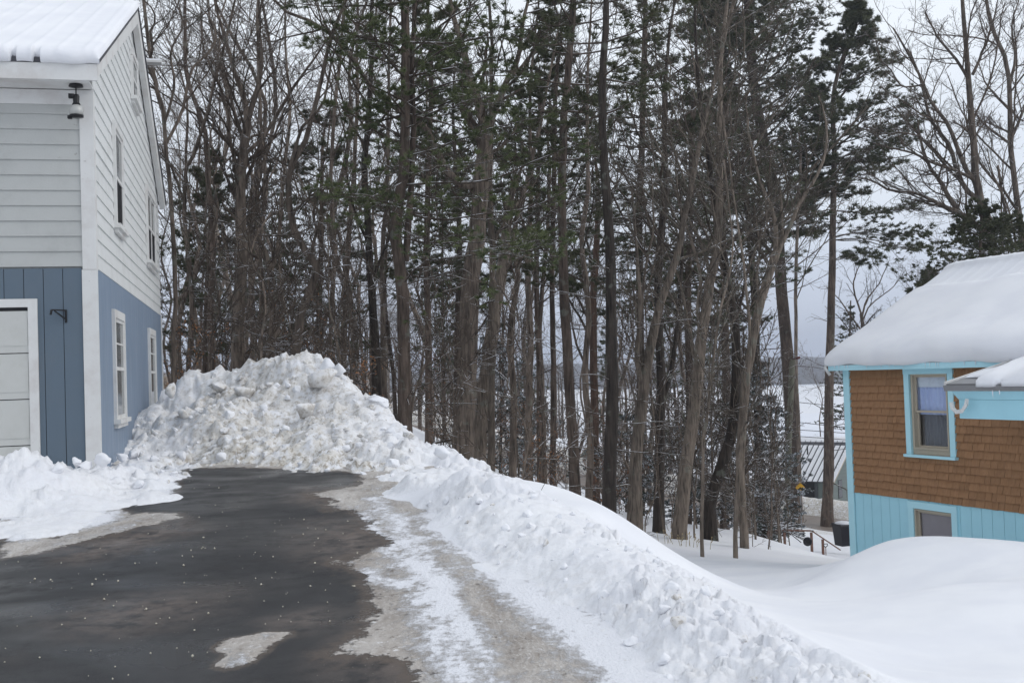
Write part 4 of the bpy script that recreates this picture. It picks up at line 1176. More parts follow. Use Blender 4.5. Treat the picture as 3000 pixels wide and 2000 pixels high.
MB().poly([(-GL - .2, GW / 2 - .35, groof(GW / 2 - .35) + .06), (.25, GW / 2 - .35, groof(GW / 2 - .35) + .06), (.25, GW / 2, groof(GW / 2) + .2), (-GL - .2, GW / 2, groof(GW / 2) + .2), (.25, GW / 2 + .4, groof(GW / 2 + .4) + .06), (-GL - .2, GW / 2 + .4, groof(GW / 2 + .4) + .06)], [(0, 1, 2, 3), (3, 2, 4, 5)]).build('ridge_snow', M_SNOW, gh, True)
MB().bar((.26, -ov, groof(-ov) - .06), (.26, GW / 2, groof(GW / 2) - .06), .03, .16).bar((.26, GW + ov, groof(GW + ov) - .06), (.26, GW / 2, groof(GW / 2) - .06), .03, .16).build('rake_board', TAN, gh)
MB().tube([(-2.6, 2.3, groof(2.3)), (-2.6, 2.3, groof(2.3) + .7)], .05, 8).build('vent_pipe', BLACKM, gh)

# small far buildings between the trunks
def far_cabin(name, x0, x1, ytop, yeave, ybase, d, label, roofm, wallm, rz=0.0, depth=4.0):
    a = at(x0, ybase, d); b_ = at(x1, ybase, d); t_ = at((x0 + x1) / 2, ytop, d); e_ = at((x0 + x1) / 2, yeave, d)
    w_ = b_[0] - a[0]; h_ = e_[2] - a[2]; r_ = t_[2] - e_[2]
    e = empty(name, ((a[0] + b_[0]) / 2, d, min(a[2], b_[2])), rz, label, 'cabin' if name == 'cabin' else 'shed')
    return e, w_, h_, r_
cb, w_, h_, r_ = far_cabin('cabin', 1240, 1345, 1006, 1053, 1088, 130, 'low grey cabin with a snow-white roof seen between trunks beyond the road', None, None)
MB().box(-w_ / 2, w_ / 2, 0, 5, -1.5, h_).build('wall', GREY_T, cb)
MB().poly([(-w_ / 2 - .3, -.4, h_), (w_ / 2 + .3, -.4, h_), (w_ / 2 - .1, 2.4, h_ + r_), (-w_ / 2 + .7, 2.4, h_ + r_), (-w_ / 2 - .3, 5.4, h_), (w_ / 2 + .3, 5.4, h_), (-w_ / 2 - .3, -.4, h_ - .15), (w_ / 2 + .3, -.4, h_ - .15)], [(0, 1, 2, 3), (3, 2, 5, 4), (0, 3, 4), (1, 5, 2), (6, 7, 1, 0)]).build('roof', M_SNOW, cb)
MB().box(-.6, .5, -.03, -.001, .2, h_ - .5).build('window', BLACKM, cb)
cg, w_, h_, r_ = far_cabin('cabin', 1330, 1393, 1013, 1050, 1088, 126, 'grey gabled garage with a dark open front beside the snow-roofed cabin', None, None)
MB().poly([(-w_ / 2, 0, h_), (w_ / 2, 0, h_), (0, 0, h_ + r_ - .15), (-w_ / 2, 5, h_), (w_ / 2, 5, h_), (0, 5, h_ + r_ - .15)], [(0, 1, 2), (3, 5, 4), (0, 2, 5, 3), (1, 4, 5, 2), (0, 3, 4, 1)]).build('gable', GREENGREY, cg)
MB().box(-w_ / 2, w_ / 2, .3, 5, -1.5, h_ - .01).build('wall', BLACKM, cg)  # solid black block, shade inside the open front put into its colour
for s in (-1, 1):
    A = [(s * (w_ / 2 + .35), -.3, h_ - .2), (0, -.3, h_ + r_), (0, -.3, h_ + r_ + .12), (s * (w_ / 2 + .35), -.3, h_ - .08)]
    MB().prism(A, [(q[0], 5.2, q[2]) for q in A]).build('roof_panel', TAN, cg)
    A = [(q[0], -.25, q[2] + .125) for q in A]
    MB().prism(A, [(q[0], 5.2, q[2]) for q in A]).build('roof_snow', M_SNOW, cg)
MB().box(-w_ / 2 - .3, w_ / 2 + .3, -.33, -.301, h_ - .25, h_ - .08).build('beam', TAN, cg)
sd_, w_, h_, r_ = far_cabin('shed', 1141, 1166, 1012, 1024, 1060, 110, 'tiny gabled hut with a tan roof edge low among the trees', None, None)
MB().box(-w_ / 2 + .15, w_ / 2 - .1, 0, 1.4, -.8, h_).build('wall', TAN, sd_)
MB().box(-w_ / 2 + .3, w_ / 2 - .45, -.02, -.001, 0, h_ - .1).build('door', BLACKM, sd_)
for s in (-1, 1):
    A = [(s * (w_ / 2 + .1), -.2, h_ - .05), (0, -.2, h_ + r_), (0, -.2, h_ + r_ + .07), (s * (w_ / 2 + .1), -.2, h_ + .02)]
    MB().prism(A, [(q[0], 1.6, q[2]) for q in A]).build('roof_panel', TAN, sd_)

# ------------------------------------------------------------------ things in the lower yard
dR = 45.0
def rp3(x_, y_, d=dR): return Vector(at(x_, y_, d))
hr = empty('handrail', tuple(rp3(1803, 1256)), 0, 'brown wooden stair handrail rising out of the snow in the lower yard', 'handrail')
o0 = rp3(1803, 1256)
tops = [(1765, 1219, 1247), (1803, 1222, 1258), (1865, 1222, 1263), (1891, 1238, 1275)]
for a_, t_, b2 in tops:
    MB().box(-.045, .045, -.045, .045, 0, (rp3(a_, t_) - rp3(a_, b2)).z + .4).build('post', WOODRAIL, hr, loc=rp3(a_, b2) - o0 - Vector((0, 0, .4)))
for p, q in (((1762, 1218), (1868, 1220)), ((1866, 1221), (1930, 1264))):
    MB().bar(rp3(*p) - o0 + Vector((0, 0, .03)), rp3(*q) - o0 + Vector((0, 0, .03)), .10, .05).build('rail', WOODRAIL, hr)
for a_, t_, b2 in tops[:3]:
    MB().box(-.05, .05, -.05, .05, 0, .05).build('snow_cap', M_SNOW, hr, loc=rp3(a_, t_) - o0 + Vector((0, 0, .055)))
bn = rp3(1938, 1249, 48); bn.z -= .05
tb = empty('trash_bin', tuple(bn), .3, 'black lidded bin with snow on top beside the aqua house corner', 'bin')
MB().prism([(-.26, -.28, 0), (.26, -.28, 0), (.26, .28, 0), (-.26, .28, 0)], [(-.33, -.34, .86), (.33, -.34, .86), (.33, .34, .86), (-.33, .34, .86)]).build('body', BINPL, tb)
MB().prism([(-.36, -.37, .861), (.36, -.37, .861), (.36, .37, .861), (-.36, .37, .861)], [(-.34, -.34, .93), (.34, -.34, .93), (.34, .34, .97), (-.34, .34, .97)]).build('lid', BINPL, tb)
v = IV * np.array([.36, .36, .11]); link('snow_cap', np_mesh('snow_cap', v + np.array([0, 0, .95]), IF, M_SNOW), tb)
shv = rp3(1897, 1268, 43); s0 = empty('snow_shovel', tuple(shv), .2, 'snow shovel with a black grip standing upright in the snow below the handrail', 'shovel')
MB().tube([(0, 0, -.3), (0, 0, .22)], .016, 8).build('shaft', WOODRAIL, s0)
MB().tube([(0, 0, .2), (-.08, 0, .26), (-.08, 0, .33), (.08, 0, .33), (.08, 0, .26), (0, 0, .2)], .018, 6).build('grip', BLACKM, s0)
tr = rp3(1855, 1243, 44.5)
wb = empty('tire', tuple(tr), 0, 'black rubber tire half sunk in snow behind the handrail', 'tire')
V = []; 
for i in range(20):
    for j in range(8):
        a_ = 2 * math.pi * i / 20; b2 = 2 * math.pi * j / 8; R_ = .13 + .055 * math.cos(b2); V.append((R_ * math.cos(a_), .055 * math.sin(b2), R_ * math.sin(a_)))
link('rubber', np_mesh('rubber', V, [(i * 8 + j, ((i + 1) % 20) * 8 + j, ((i + 1) % 20) * 8 + (j + 1) % 8, i * 8 + (j + 1) % 8) for i in range(20) for j in range(8)], BINPL), wb)
MB().tube([(0, -.03, 0), (0, .03, 0)], .09, 16).build('hub', BLACKM, wb)
# brush pile of snow-dusted logs
bpz = rp3(1778, 1219, 46)
br = empty('brush_pile', tuple(bpz), 0, 'heap of dark snow-dusted logs and branches between the trees and the road', 'log pile')
BR_M = m_bark('dark_snowy_log', (.02, .016, .013), (.07, .055, .045), 1, (.35, .6), .55)
rg2 = random.Random(9)
for i in range(46):
    L = rg2.uniform(.5, 1.5); a_ = rg2.gauss(0, .5); cx_ = rg2.gauss(0, .42); cz = max(.02, rg2.random() * .5 * (1 - abs(cx_) / 1.1)); cy_ = rg2.uniform(-.5, .5); rr2 = rg2.uniform(.018, .05)
    dxx = Vector((math.cos(a_) * L / 2, rg2.uniform(-.4, .4), math.sin(a_ * .6) * L / 3))
    c_ = Vector((cx_, cy_, cz - .1))
    MB().tube([c_ - dxx, c_ + Vector((0, 0, .03)), c_ + dxx], [rr2, rr2, rr2 * .7], 6).build('log', BR_M, br, True)
for p, q in (((1806, 1216), (1846, 1240)), ((1815, 1222), (1850, 1238)), ((1800, 1212), (1840, 1245))):
    MB().tube([rp3(*p, 45.6) - bpz, rp3(*q, 45.2) - bpz], [.03, .02], 6).build('pole', BR_M, br, True)
# road sign, utility pole, wires
sg = Vector(at(1838, 1119, 61)); sgo = empty('road_sign', (sg.x, sg.y, float(surf(sg.x, sg.y)[0])), 0, 'yellow diamond road sign half hidden by hemlock boughs at the road', 'road sign')
hh = sg.z - sgo.location.z
s_ = .27
MB().prism([(s_, 0, hh), (0, 0, hh + s_), (-s_, 0, hh), (0, 0, hh - s_)], [(s_, .01, hh), (0, .01, hh + s_), (-s_, .01, hh), (0, .01, hh - s_)]).build('plate', YELLOW, sgo)
MB().box(-.03, .03, .011, .05, 0, hh).build('post', GUTTER, sgo)
pt, pb = Vector(at(1820, 826, 57)), Vector(at(1803, 1211, 57))
up = empty('utility_pole', tuple(pb), 0, 'weathered grey utility pole leaning slightly among the trees by the road', 'utility pole')
POLE = m_paint('grey_green_pole_wood', (.12, .12, .09), (.07, .06, .05), .6, .8)
MB().tube([(0, 0, -1), (pt - pb) * .5, pt - pb], [.17, .155, .14], 12).build('pole_shaft', POLE, up, True)
MB().tube([pt - pb + Vector((.2, 0, .05)), pt - pb + Vector((.4, 0, .12))], .07, 8).tube([pt - pb, pt - pb + Vector((.3, 0, .08))], .03, 6).build('insulator', m_paint('dark_red_glaze', (.08, .02, .02), (.05, .02, .02), .2, .3), up, True)
MB().box(-.12, .05, -.19, -.171, 1.15, 1.6).build('tag', TRIM, up)
wl_ = ((924, 938, 'uppermost of four thin black power lines crossing in front of the far pines'), (970, 984, 'second from the top of four black power lines crossing above the grey roof'), (987, 996, 'third from the top of four black power lines just above the grey roof'), (1002, 1011, 'lowest of four black power lines crossing the grey metal roof'))
for ya, yb, lab in wl_:
    pts = []
    for t_ in np.linspace(-3.2, 2.2, 40):
        xx = 1838 + 112 * t_; yy = ya + (yb - ya) * t_ * .9 + 1.2 * (t_ - .5) ** 2 - .3
        pts.append(Vector(at(xx, yy, 64)))
    c0 = pts[0].copy()
    o = MB().tube([p - c0 for p in pts], .018, 4).build('power_line', BLACKM, None, loc=c0)
    tag(o, lab, 'power line', 'power lines along the road')
# ------------------------------------------------------------------ trees
def norm(v): return v / np.maximum(np.linalg.norm(v, axis=-1, keepdims=True), 1e-9)
def tubes_np(P, R, ns):
    B, n, _ = P.shape
    T = norm(np.gradient(P, axis=1))
    ref = np.where(np.abs(T[:, :1, 2:3]) > .8, np.array([1., .1, 0]), np.array([.05, .1, 1.]))
    U = norm(np.cross(T, np.broadcast_to(ref, T.shape))); W = np.cross(U, T)
    a = np.arange(ns) * 2 * math.pi / ns
    V = P[:, :, None] + (U[:, :, None] * np.cos(a)[None, None, :, None] + W[:, :, None] * np.sin(a)[None, None, :, None]) * R[:, :, None, None]
    i = (np.arange(B)[:, None, None] * n * ns + np.arange(n - 1)[None, :, None] * ns)
    k = np.arange(ns)[None, None]; k2 = (k + 1) % ns
    F = np.stack([i + k, i + k2, i + ns + k2, i + ns + k], -1).reshape(-1, 4)
    return V.reshape(-1, 3), F
def join(parts):
    V = []; F = []; b = 0
    for v, f in parts:
        V.append(v); F.append(f + b); b += len(v)
    return (np.concatenate(V), np.concatenate(F)) if V else (np.zeros((0, 3)), np.zeros((0, 4), int))
def grow(P, R, k, t0, t1, lf_, ang, npts, curv, trop, rf, g, minr=.004, flat=0.0, taper=.45, endl=.55):
    B, n, _ = P.shape
    L = np.linalg.norm(np.diff(P, axis=1), axis=2).sum(1)
    idx = np.repeat(np.arange(B), k)
    t = t0 + (t1 - t0) * ((np.tile(np.arange(k), B) + g.random(B * k)) / k)
    f = t * (n - 1); i0 = np.minimum(f.astype(int), n - 2); fr = (f - i0)[:, None]
    p = P[idx, i0] * (1 - fr) + P[idx, i0 + 1] * fr
    r = R[idx, i0] * (1 - fr[:, 0]) + R[idx, i0 + 1] * fr[:, 0]
    tan = norm(P[idx, i0 + 1] - P[idx, i0])
    rv = g.normal(size=(B * k, 3)); rv[:, 2] *= (1 - flat)
    pe = norm(np.cross(tan, np.cross(rv, tan)))
    a = np.radians(ang[0] + (ang[1] - ang[0]) * g.random(B * k))[:, None]
    d = norm(np.cos(a) * tan + np.sin(a) * pe)
    ln = L[idx] * lf_ * (1 - (1 - endl) * t) * g.uniform(.6, 1.25, B * k)
    st = (ln / (npts - 1))[:, None]
    Q = [p]
    for s in range(npts - 1):
        d = norm(d + g.normal(size=d.shape) * curv + np.array([0, 0, trop]))
        Q.append(Q[-1] + d * st)
    Q = np.stack(Q, 1)
    rr = np.maximum(r * rf * g.uniform(.8, 1.15, B * k), minr)
    RR = rr[:, None] * np.linspace(1, taper, npts)[None]
    return Q, np.maximum(RR, minr * .8)
def inview(Q, world_):
    if not world_: return np.ones(len(Q), bool)
    y_ = np.maximum(Q[:, 0, 1], 1)
    return ((Q[:, 0, 2] - 1.6) / y_ < .40) & (np.abs(Q[:, 0, 0] / y_) < .52)
def smooth_path(pts, rad, n, g, wob=0.0):
    pts = np.array(pts, float); s = np.r_[0, np.cumsum(np.linalg.norm(np.diff(pts, axis=0), axis=1))]; s /= s[-1]
    # Catmull-Rom through the measured points
    t = np.linspace(0, 1, n); out = []
    for q in t:
        i = min(np.searchsorted(s, q, 'right') - 1, len(pts) - 2); u = (q - s[i]) / (s[i + 1] - s[i])
        p0 = pts[max(i - 1, 0)]; p1 = pts[i]; p2 = pts[i + 1]; p3 = pts[min(i + 2, len(pts) - 1)]
        m1 = (p2 - p0) / 2; m2 = (p3 - p1) / 2
        out.append((2 * u**3 - 3 * u**2 + 1) * p1 + (u**3 - 2 * u**2 + u) * m1 + (-2 * u**3 + 3 * u**2) * p2 + (u**3 - u**2) * m2)
    P = np.array(out) + (g.normal(size=(n, 3)) * wob if wob else 0)
    return P, np.interp(t, s, rad)
def trunk_from(px, d, w0, w1, H, g, wob=.012, n=26):
    pts = [at(a, b, d) for a, b in px]
    pts[0] = np.array(pts[0])
    gzv = gz(pts[0][0], pts[0][1]); 
    if pts[0][2] > gzv - .25: pts = [pts[0] + np.array([(pts[0] - pts[1])[0] * .2, 0, gzv - .35 - pts[0][2]])] + pts
    sc_ = K / 2 / FPX * d
    s = np.r_[0, np.cumsum(np.linalg.norm(np.diff(np.array(pts), axis=0), axis=1))]
    rad = list(np.interp(s, [0, s[-1]], [w0 * sc_, w1 * sc_]))
    top = pts[-1]; rem = H - (top[2] - pts[0][2])
    if rem > .5:
        dr = norm(pts[-1] - pts[-2]) * .6 + np.array([0, 0, .5]); dr = norm(dr)
        pts += [top + dr * rem * .5 + g.normal(size=3) * .15, top + dr * rem + g.normal(size=3) * .3]
        rad += [rad[-1] * .6, .02]
    P, R = smooth_path(pts, rad, n, g)
    P[1:-1] += g.normal(size=(n - 2, 3)) * wob
    R = R * (1 + g.normal(size=n) * .02); R[0] *= 1.3; R[1] *= 1.12
    return P, R
def trunk_mesh(P, R, ns, mat, more=(), name='trunk'):
    parts = [tubes_np(P[None], R[None], ns)] + [tubes_np(p[None], r[None], 8) for p, r in more]
    V, F = join(parts)
    V = V + (fbm(V * np.array([9, 9, 2.2]), 3, 3) * .012)[:, None] * norm(V - V.mean(0)) * np.array([1, 1, 0])
    return np_mesh(name, V, F, mat)
def bare_tree(label, d, px, w0, w1, H=17, limbs=(), nl=12, seed=1, bark=None, twig=None, low=.42, spread=.38, group=None, name='bare_tree', k=(7, 5, 2), dead=5, ang=(30, 62), cat='tree', world_=True, trop=.07):
    g = np.random.default_rng(seed); bark = bark or BARK_OAK; twig = twig or BARK_TWIG
    P, R = trunk_from(px, d, w0, w1, H, g)
    base = P[0].copy(); base[2] += .35
    e = empty(name, tuple(base), 0, label, cat, group)
    more = []; LP = []
    for lpx, lw in limbs:
        n = len(lpx); ph = g.uniform(0, 6); dep = g.uniform(-1.5, 1.5)
        pts = [np.array(at(a, b, d + dep * i / n)) for i, (a, b) in enumerate(lpx)]
        r0 = lw * K / 2 / FPX * d
        p_, r_ = smooth_path(pts, np.linspace(r0, max(r0 * .3, .012), n), 14, g, .01)
        more.append((p_, r_)); LP.append((p_, r_))
    l1P, l1R = grow(P[None], R[None], nl, low, .97, spread, ang, 10, .11, trop, .42, g, .015)
    if LP:
        l1P = np.concatenate([l1P[:, :10]] + [np.stack([np.interp(np.linspace(0, 13, 10), range(14), p_[:, c]) for c in range(3)], 1)[None] for p_, _ in LP])
        l1R = np.concatenate([l1R] + [np.interp(np.linspace(0, 13, 10), range(14), r_)[None] for _, r_ in LP])
    parts = [tubes_np(l1P[:nl], l1R[:nl], 6)] if nl else []
    l2P, l2R = grow(l1P, l1R, k[0], .15, 1, .48, (28, 60), 7, .13, .06, .50, g, .009)
    m_ = inview(l2P, world_); l2P, l2R = l2P[m_], l2R[m_]
    if dead:                                              # thin low limbs along the bole
        dP, dR = grow(P[None], R[None], dead, .10, .55, .11, (60, 95), 6, .14, .02, .14, g, .009)
        parts.append(tubes_np(dP, dR, 4)); l2P = np.concatenate([l2P, np.stack([np.stack([np.interp(np.linspace(0, 5, 7), range(6), q[:, c]) for c in range(3)], 1) for q in dP])]); l2R = np.concatenate([l2R, np.tile(dR[:, :1], (1, 7)) * np.linspace(1, .5, 7)])
    parts.append(tubes_np(l2P, l2R, 5))
    l3P, l3R = grow(l2P, l2R, k[1], .12, 1, .50, (28, 62), 4, .17, .05, .55, g, .0065)
    m_ = inview(l3P, world_); l3P, l3R = l3P[m_], l3R[m_]
    parts.append(tubes_np(l3P, l3R, 3))
    if k[2] and len(l3P):
        l4P, l4R = grow(l3P, l3R, k[2], .1, 1, .55, (25, 60), 3, .18, .06, .7, g, .0055)
        m_ = inview(l4P, world_); parts.append(tubes_np(l4P[m_][:, ::2], l4R[m_][:, ::2], 3))
    o = link('trunk', trunk_mesh(P - base, R, 14, bark, [(p_ - base, r_) for p_, r_ in more]), e)
    V, F = join(parts)
    link('branches', np_mesh('branches', V - base, F, twig), e)
    return e
def tufts(P, D, nb, L, w, g, spread=.75):
    """needle tufts: nb thin triangles fanned about direction D at P"""
    n = len(P)
    D = np.repeat(norm(D), nb, 0); p = np.repeat(P, nb, 0)
    r = g.normal(size=D.shape) * np.array([1, 1, .6]); d = norm(D + r * spread)
    u = norm(np.cross(d, g.normal(size=D.shape)))
    l = L * g.uniform(.6, 1.15, (n * nb, 1))
    V = np.stack([p - u * w * .75, p + u * w * .75, p + d * l], 1).reshape(-1, 3)
    F = np.arange(n * nb * 3).reshape(-1, 3)
    return V, F
def conifer_geo(P, R, g, z0, Lmax, prof, per=5, step=.55, k=(8, 3), nb=6, nl=.17, nw=.022, elev=(-6, 10), bias=None, up=.02, explicit=(), world_=True, spread=.75, tuft_per=2, t_in=.2, jit=(.55, 1.1)):
    Z = P[:, 2]; H = Z[-1]; l1 = []; rr = []
    z = z0
    while z < H - .2:
        t = (z - z0) / (H - z0)
        c = np.array([np.interp(z, Z, P[:, i]) for i in range(3)]); tr = np.interp(z, Z, R)
        a0_ = g.uniform(0, 6.28)
        for j in range(per):
            a = a0_ + 2 * math.pi * j / per + g.normal() * .35
            L = Lmax * np.interp(t, prof[0], prof[1]) * g.uniform(*jit)
            if bias is not None: L *= 1 + bias[1] * math.cos(a - bias[0])
            el = math.radians(g.uniform(*elev)) + t * t * .7
            d = np.array([math.cos(a) * math.cos(el), math.sin(a) * math.cos(el), math.sin(el)])
            q = [c.copy()]
            for s in range(8):
                d = norm(d + np.array([0, 0, up]) + g.normal(size=3) * .045); q.append(q[-1] + d * L / 8)
            l1.append(q); rr.append(np.linspace(min(max(.010, tr * .34), .014 + L * .012), .006, 9))
        z += step * g.uniform(.6, 1.4)
    for q in explicit: l1.append(q[0]); rr.append(q[1])
    l1 = np.array(l1); rr = np.array(rr)
    l2P, l2R = grow(l1, rr, k[0], t_in, 1, .36, (38, 65), 5, .09, .03, .55, g, .006, flat=.93, endl=.35)
    m_ = inview(l2P, world_); l2P, l2R = l2P[m_], l2R[m_]
    l3P, l3R = grow(l2P, l2R, k[1], .25, 1, .45, (30, 55), 3, .08, .05, .6, g, .004, flat=.85)
    l3P = np.concatenate([l3P, l2P[:, -3:]]); l3R = np.concatenate([l3R, l2R[:, -3:]])
    wood = [tubes_np(l1, rr, 5), tubes_np(l2P, l2R, 3), tubes_np(l3P[:, ::2], l3R[:, ::2], 3)]
    tp = []; td = []
    for i in range(tuft_per):
        f = 1 - i * .42 / max(1, tuft_per - 1) * g.random(len(l3P))[:, None] if i else np.ones((len(l3P), 1))
        tp.append(l3P[:, 1] * (1 - f) + l3P[:, 2] * f); td.append(l3P[:, 2] - l3P[:, 1] + np.array([0, 0, .25]) * np.linalg.norm(l3P[:, 2] - l3P[:, 1], axis=1)[:, None])
    tv, tf = tufts(np.concatenate(tp), np.concatenate(td), nb, nl, nw, g, spread)
    return wood, (tv, tf)
def pine(label, d, px, w0, w1, H, zc, Lmax, prof, seed=1, bark=None, needle=None, sprays=(), dead=14, name='pine_tree', cat='pine', extra_trunks=(), group=None, **kw):
    g = np.random.default_rng(seed); bark = bark or BARK_PINE
    P, R = trunk_from(px, d, w0, w1, H, g, .008)
    base = P[0].copy(); base[2] += .35
    e = empty(name, tuple(base), 0, label, cat, group)
    ex = []
    for s_ in sprays:
        pts = [np.array(at(a, b, d + s_[2] * i / max(1, len(s_[0]) - 1))) for i, (a, b) in enumerate(s_[0])]
        for rep in range(2 if d > 55 else 1):
            p_, r_ = smooth_path([q + np.array([g.normal() * .3, g.normal() * 1.2, g.normal() * .22]) * (rep * i / (len(pts) - 1)) for i, q in enumerate(pts)], np.linspace(s_[1], .008, len(pts)), 9, g, .02); ex.append((p_, r_))
    wood, ned = conifer_geo(P, R, g, zc, Lmax, prof, explicit=ex, **kw)
    if dead:
        dP, dR = grow(P[None], R[None], dead, .08, .6, .085, (65, 100), 6, .10, -.01, .10, g, .008, endl=1)
        d2, r2_ = grow(dP, dR, 5, .25, 1, .45, (30, 70), 4, .13, .0, .6, g, .0055)
        wood += [tubes_np(dP, dR, 4), tubes_np(d2, r2_, 3)]
    more = []
    for tpx, a_, b2 in extra_trunks:
        pts = [np.array(at(x_, y_, d + .2)) for x_, y_ in tpx]; sc_ = K / 2 / FPX * d
        p_, r_ = smooth_path(pts, np.linspace(a_ * sc_, b2 * sc_, len(pts)), 16, g, .008); more.append((p_ - base, r_))
        w2, n2 = conifer_geo(p_, r_, g, zc, Lmax * .8, prof, **kw); wood += w2; ned = join([ned, n2])
    link('trunk', trunk_mesh(P - base, R, 14, bark, more), e)
    V, F = join(wood); link('branches', np_mesh('branches', V - base, F, BARK_TWIG), e)
    link('needles', np_mesh('needles', ned[0] - base, ned[1], needle or NEEDLE, False), e)
    return e
FULL = ([0, .15, .5, 1], [.65, 1, .75, .12]); OPEN = ([0, .3, .7, 1], [.8, 1, .7, .2])

# --- trees behind the heap, left to right
bare_tree('thin dark tree with crooked upper boughs just right of the white gable', 27, [(434, 858), (440, 700), (436, 600), (424, 480), (428, 380), (462, 310)], 13, 8, 15,
          [([(446, 640), (480, 560), (500, 480), (486, 410), (480, 330), (500, 250)], 8), ([(424, 470), (400, 400), (380, 360), (368, 330)], 7)], 9, 11, low=.45)
bare_tree('tree whose snaking boughs reach over the white gable roof', 24, [(398, 870), (402, 640), (396, 500), (382, 340), (372, 250), (350, 160)], 11, 9, 14,
          [([(372, 252), (352, 180), (340, 150), (352, 110), (345, 70), (356, 50), (352, 20), (330, 0)], 9), ([(380, 330), (420, 250), (440, 160), (470, 130), (500, 90), (480, 40), (440, 0)], 8), ([(376, 290), (400, 200), (392, 120), (420, 60), (400, 0)], 7)], 6, 12, low=.4)
bare_tree('straight dark tree second to the right of the white gable', 30, [(486, 862), (484, 700), (488, 560), (478, 430), (470, 300), (430, 180), (424, 60)], 17, 8, 17, (), 11, 13, low=.45, bark=BARK_PINE)
bare_tree('big forked oak with thick ascending limbs rising behind the snow heap', 27, [(545, 850), (549, 700), (556, 590), (552, 480), (558, 370), (568, 280)], 34, 20, 7.4,
          [([(566, 290), (560, 220), (540, 170), (520, 100), (500, 30), (490, -20)], 14), ([(566, 285), (590, 210), (600, 130), (590, 50), (596, -10)], 15), ([(556, 360), (600, 320), (640, 260), (680, 190), (720, 140), (770, 60)], 11),
           ([(556, 420), (530, 330), (520, 250), (500, 190), (470, 120), (460, 30)], 10), ([(546, 660), (528, 620), (516, 560), (500, 500), (470, 450)], 8), ([(562, 330), (585, 310), (620, 310), (660, 305)], 8)], 9, 14, low=.6)
bare_tree('stubby dark trunk broken off below snow-filled forks behind the heap', 28, [(622, 850), (626, 720), (622, 640), (616, 600)], 22, 15, 5.5, [([(616, 605), (606, 570), (590, 540), (584, 500), (590, 440)], 11), ([(620, 620), (636, 590), (640, 530), (650, 470), (645, 400), (660, 330)], 9)], 5, 15, dead=5, low=.6)
bare_tree('twisted S-curved tree with a snowy elbow behind the heap', 25, [(676, 850), (690, 730), (706, 680), (727, 640), (726, 606), (700, 570), (680, 545), (668, 500), (660, 440), (668, 380), (700, 330)], 25, 12, 13,
          [([(722, 600), (716, 570), (728, 530), (740, 480), (770, 430), (820, 410)], 8), ([(672, 500), (690, 470), (730, 440), (760, 430)], 7), ([(664, 400), (690, 300), (740, 240), (760, 150), (780, 60)], 9)], 9, 16, low=.55)
bare_tree('thin straight tree between the twisted tree and the double pine', 32, [(757, 850), (762, 700), (768, 560), (760, 400), (770, 240)], 12, 8, 17, (), 11, 17)
bare_tree('slim tree right of the heap crest leaning gently right', 30, [(788, 870), (792, 720), (800, 560), (812, 400), (820, 240)], 15, 9, 17, (), 11, 18)
bare_tree('dark tree with a broken lower limb left of the double pine', 29, [(866, 930), (862, 800), (852, 660), (846, 520), (838, 380), (850, 220)], 24, 12, 18, [([(854, 640), (880, 580), (900, 520), (890, 460)], 8), ([(848, 560), (820, 500), (800, 420), (790, 330)], 8)], 11, 19, bark=BARK_BLACK)
bare_tree('narrow trunk close behind the left side of the double pine', 36, [(884, 940), (880, 780), (878, 600), (890, 420)], 16, 9, 18, (), 10, 20, low=.4)
bare_tree('mid-height maple with level twiggy boughs above the heap', 33, [(560, 850), (600, 720), (598, 560), (612, 420), (600, 300)], 11, 8, 15, (), 12, 21, twig=BARK_TWIG)
bare_tree('pale slender tree between the forked oak and the twisted tree', 35, [(650, 850), (652, 700), (640, 560), (650, 420), (664, 260)], 12, 7, 17, (), 12, 22, bark=BARK_GREY)
# --- the double pine
pine('tall double-stemmed pine with bright green boughs right of the heap', 25, [(930, 975), (929, 800), (924, 660), (912, 570), (908, 500), (926, 420), (930, 300), (932, 150), (930, 0)], 34, 19, 19, 7.6, 3.4, OPEN, 31, needle=NEEDLE,
     extra_trunks=[([(930, 600), (938, 520), (944, 420), (950, 300), (946, 180), (952, 60), (956, -60)], 17, 9)], per=3, step=.75, k=(8, 4), dead=18, nb=9, tuft_per=4, nl=.14, nw=.013,
     sprays=[([(940, 360), (1040, 330), (1140, 290), (1240, 270)], .028, -2), ([(934, 425), (1040, 420), (1130, 408), (1230, 370), (1310, 335)], .035, -3), ([(940, 490), (1030, 505), (1130, 490), (1230, 475), (1300, 440)], .03, -2),
             ([(925, 470), (860, 470), (800, 440), (740, 430)], .02, -3), ([(930, 520), (900, 470), (850, 455)], .015, -3), ([(930, 300), (1010, 250), (1070, 235), (1130, 225)], .025, -5), ([(930, 240), (1000, 200), (1080, 180), (1180, 170)], .03, -4),
             ([(928, 230), (860, 200), (800, 140), (730, 100)], .028, -2), ([(928, 330), (860, 300), (800, 260), (760, 240)], .025, -1), ([(935, 140), (1010, 60), (1080, 20), (1150, 0)], .03, -2), ([(930, 120), (850, 80), (790, 10)], .03, -2), ([(926, 650), (980, 600), (1060, 590), (1160, 580), (1240, 570)], .02, -5), ([(945, 590), (1020, 560), (1110, 556), (1200, 550)], .02, -6), ([(940, 440), (1000, 455), (1080, 450), (1110, 460)], .02, -5), ([(930, 470), (880, 455), (830, 445)], .02, -5), ([(942, 250), (1010, 215), (1090, 200)], .025, -1), ([(940, 400), (1010, 385), (1090, 375)], .025, -5), ([(940, 180), (1010, 120), (1090, 90), (1150, 60)], .03, -4), ([(930, 60), (870, 20), (820, -20)], .03, -1), ([(1000, 600), (1090, 575), (1170, 565)], .015, -7)])
near = bpy.data.objects['pine_tree']
for o in near.children:
    if o.name.startswith('needles'): o.data.materials[0] = NEEDLE_NEAR
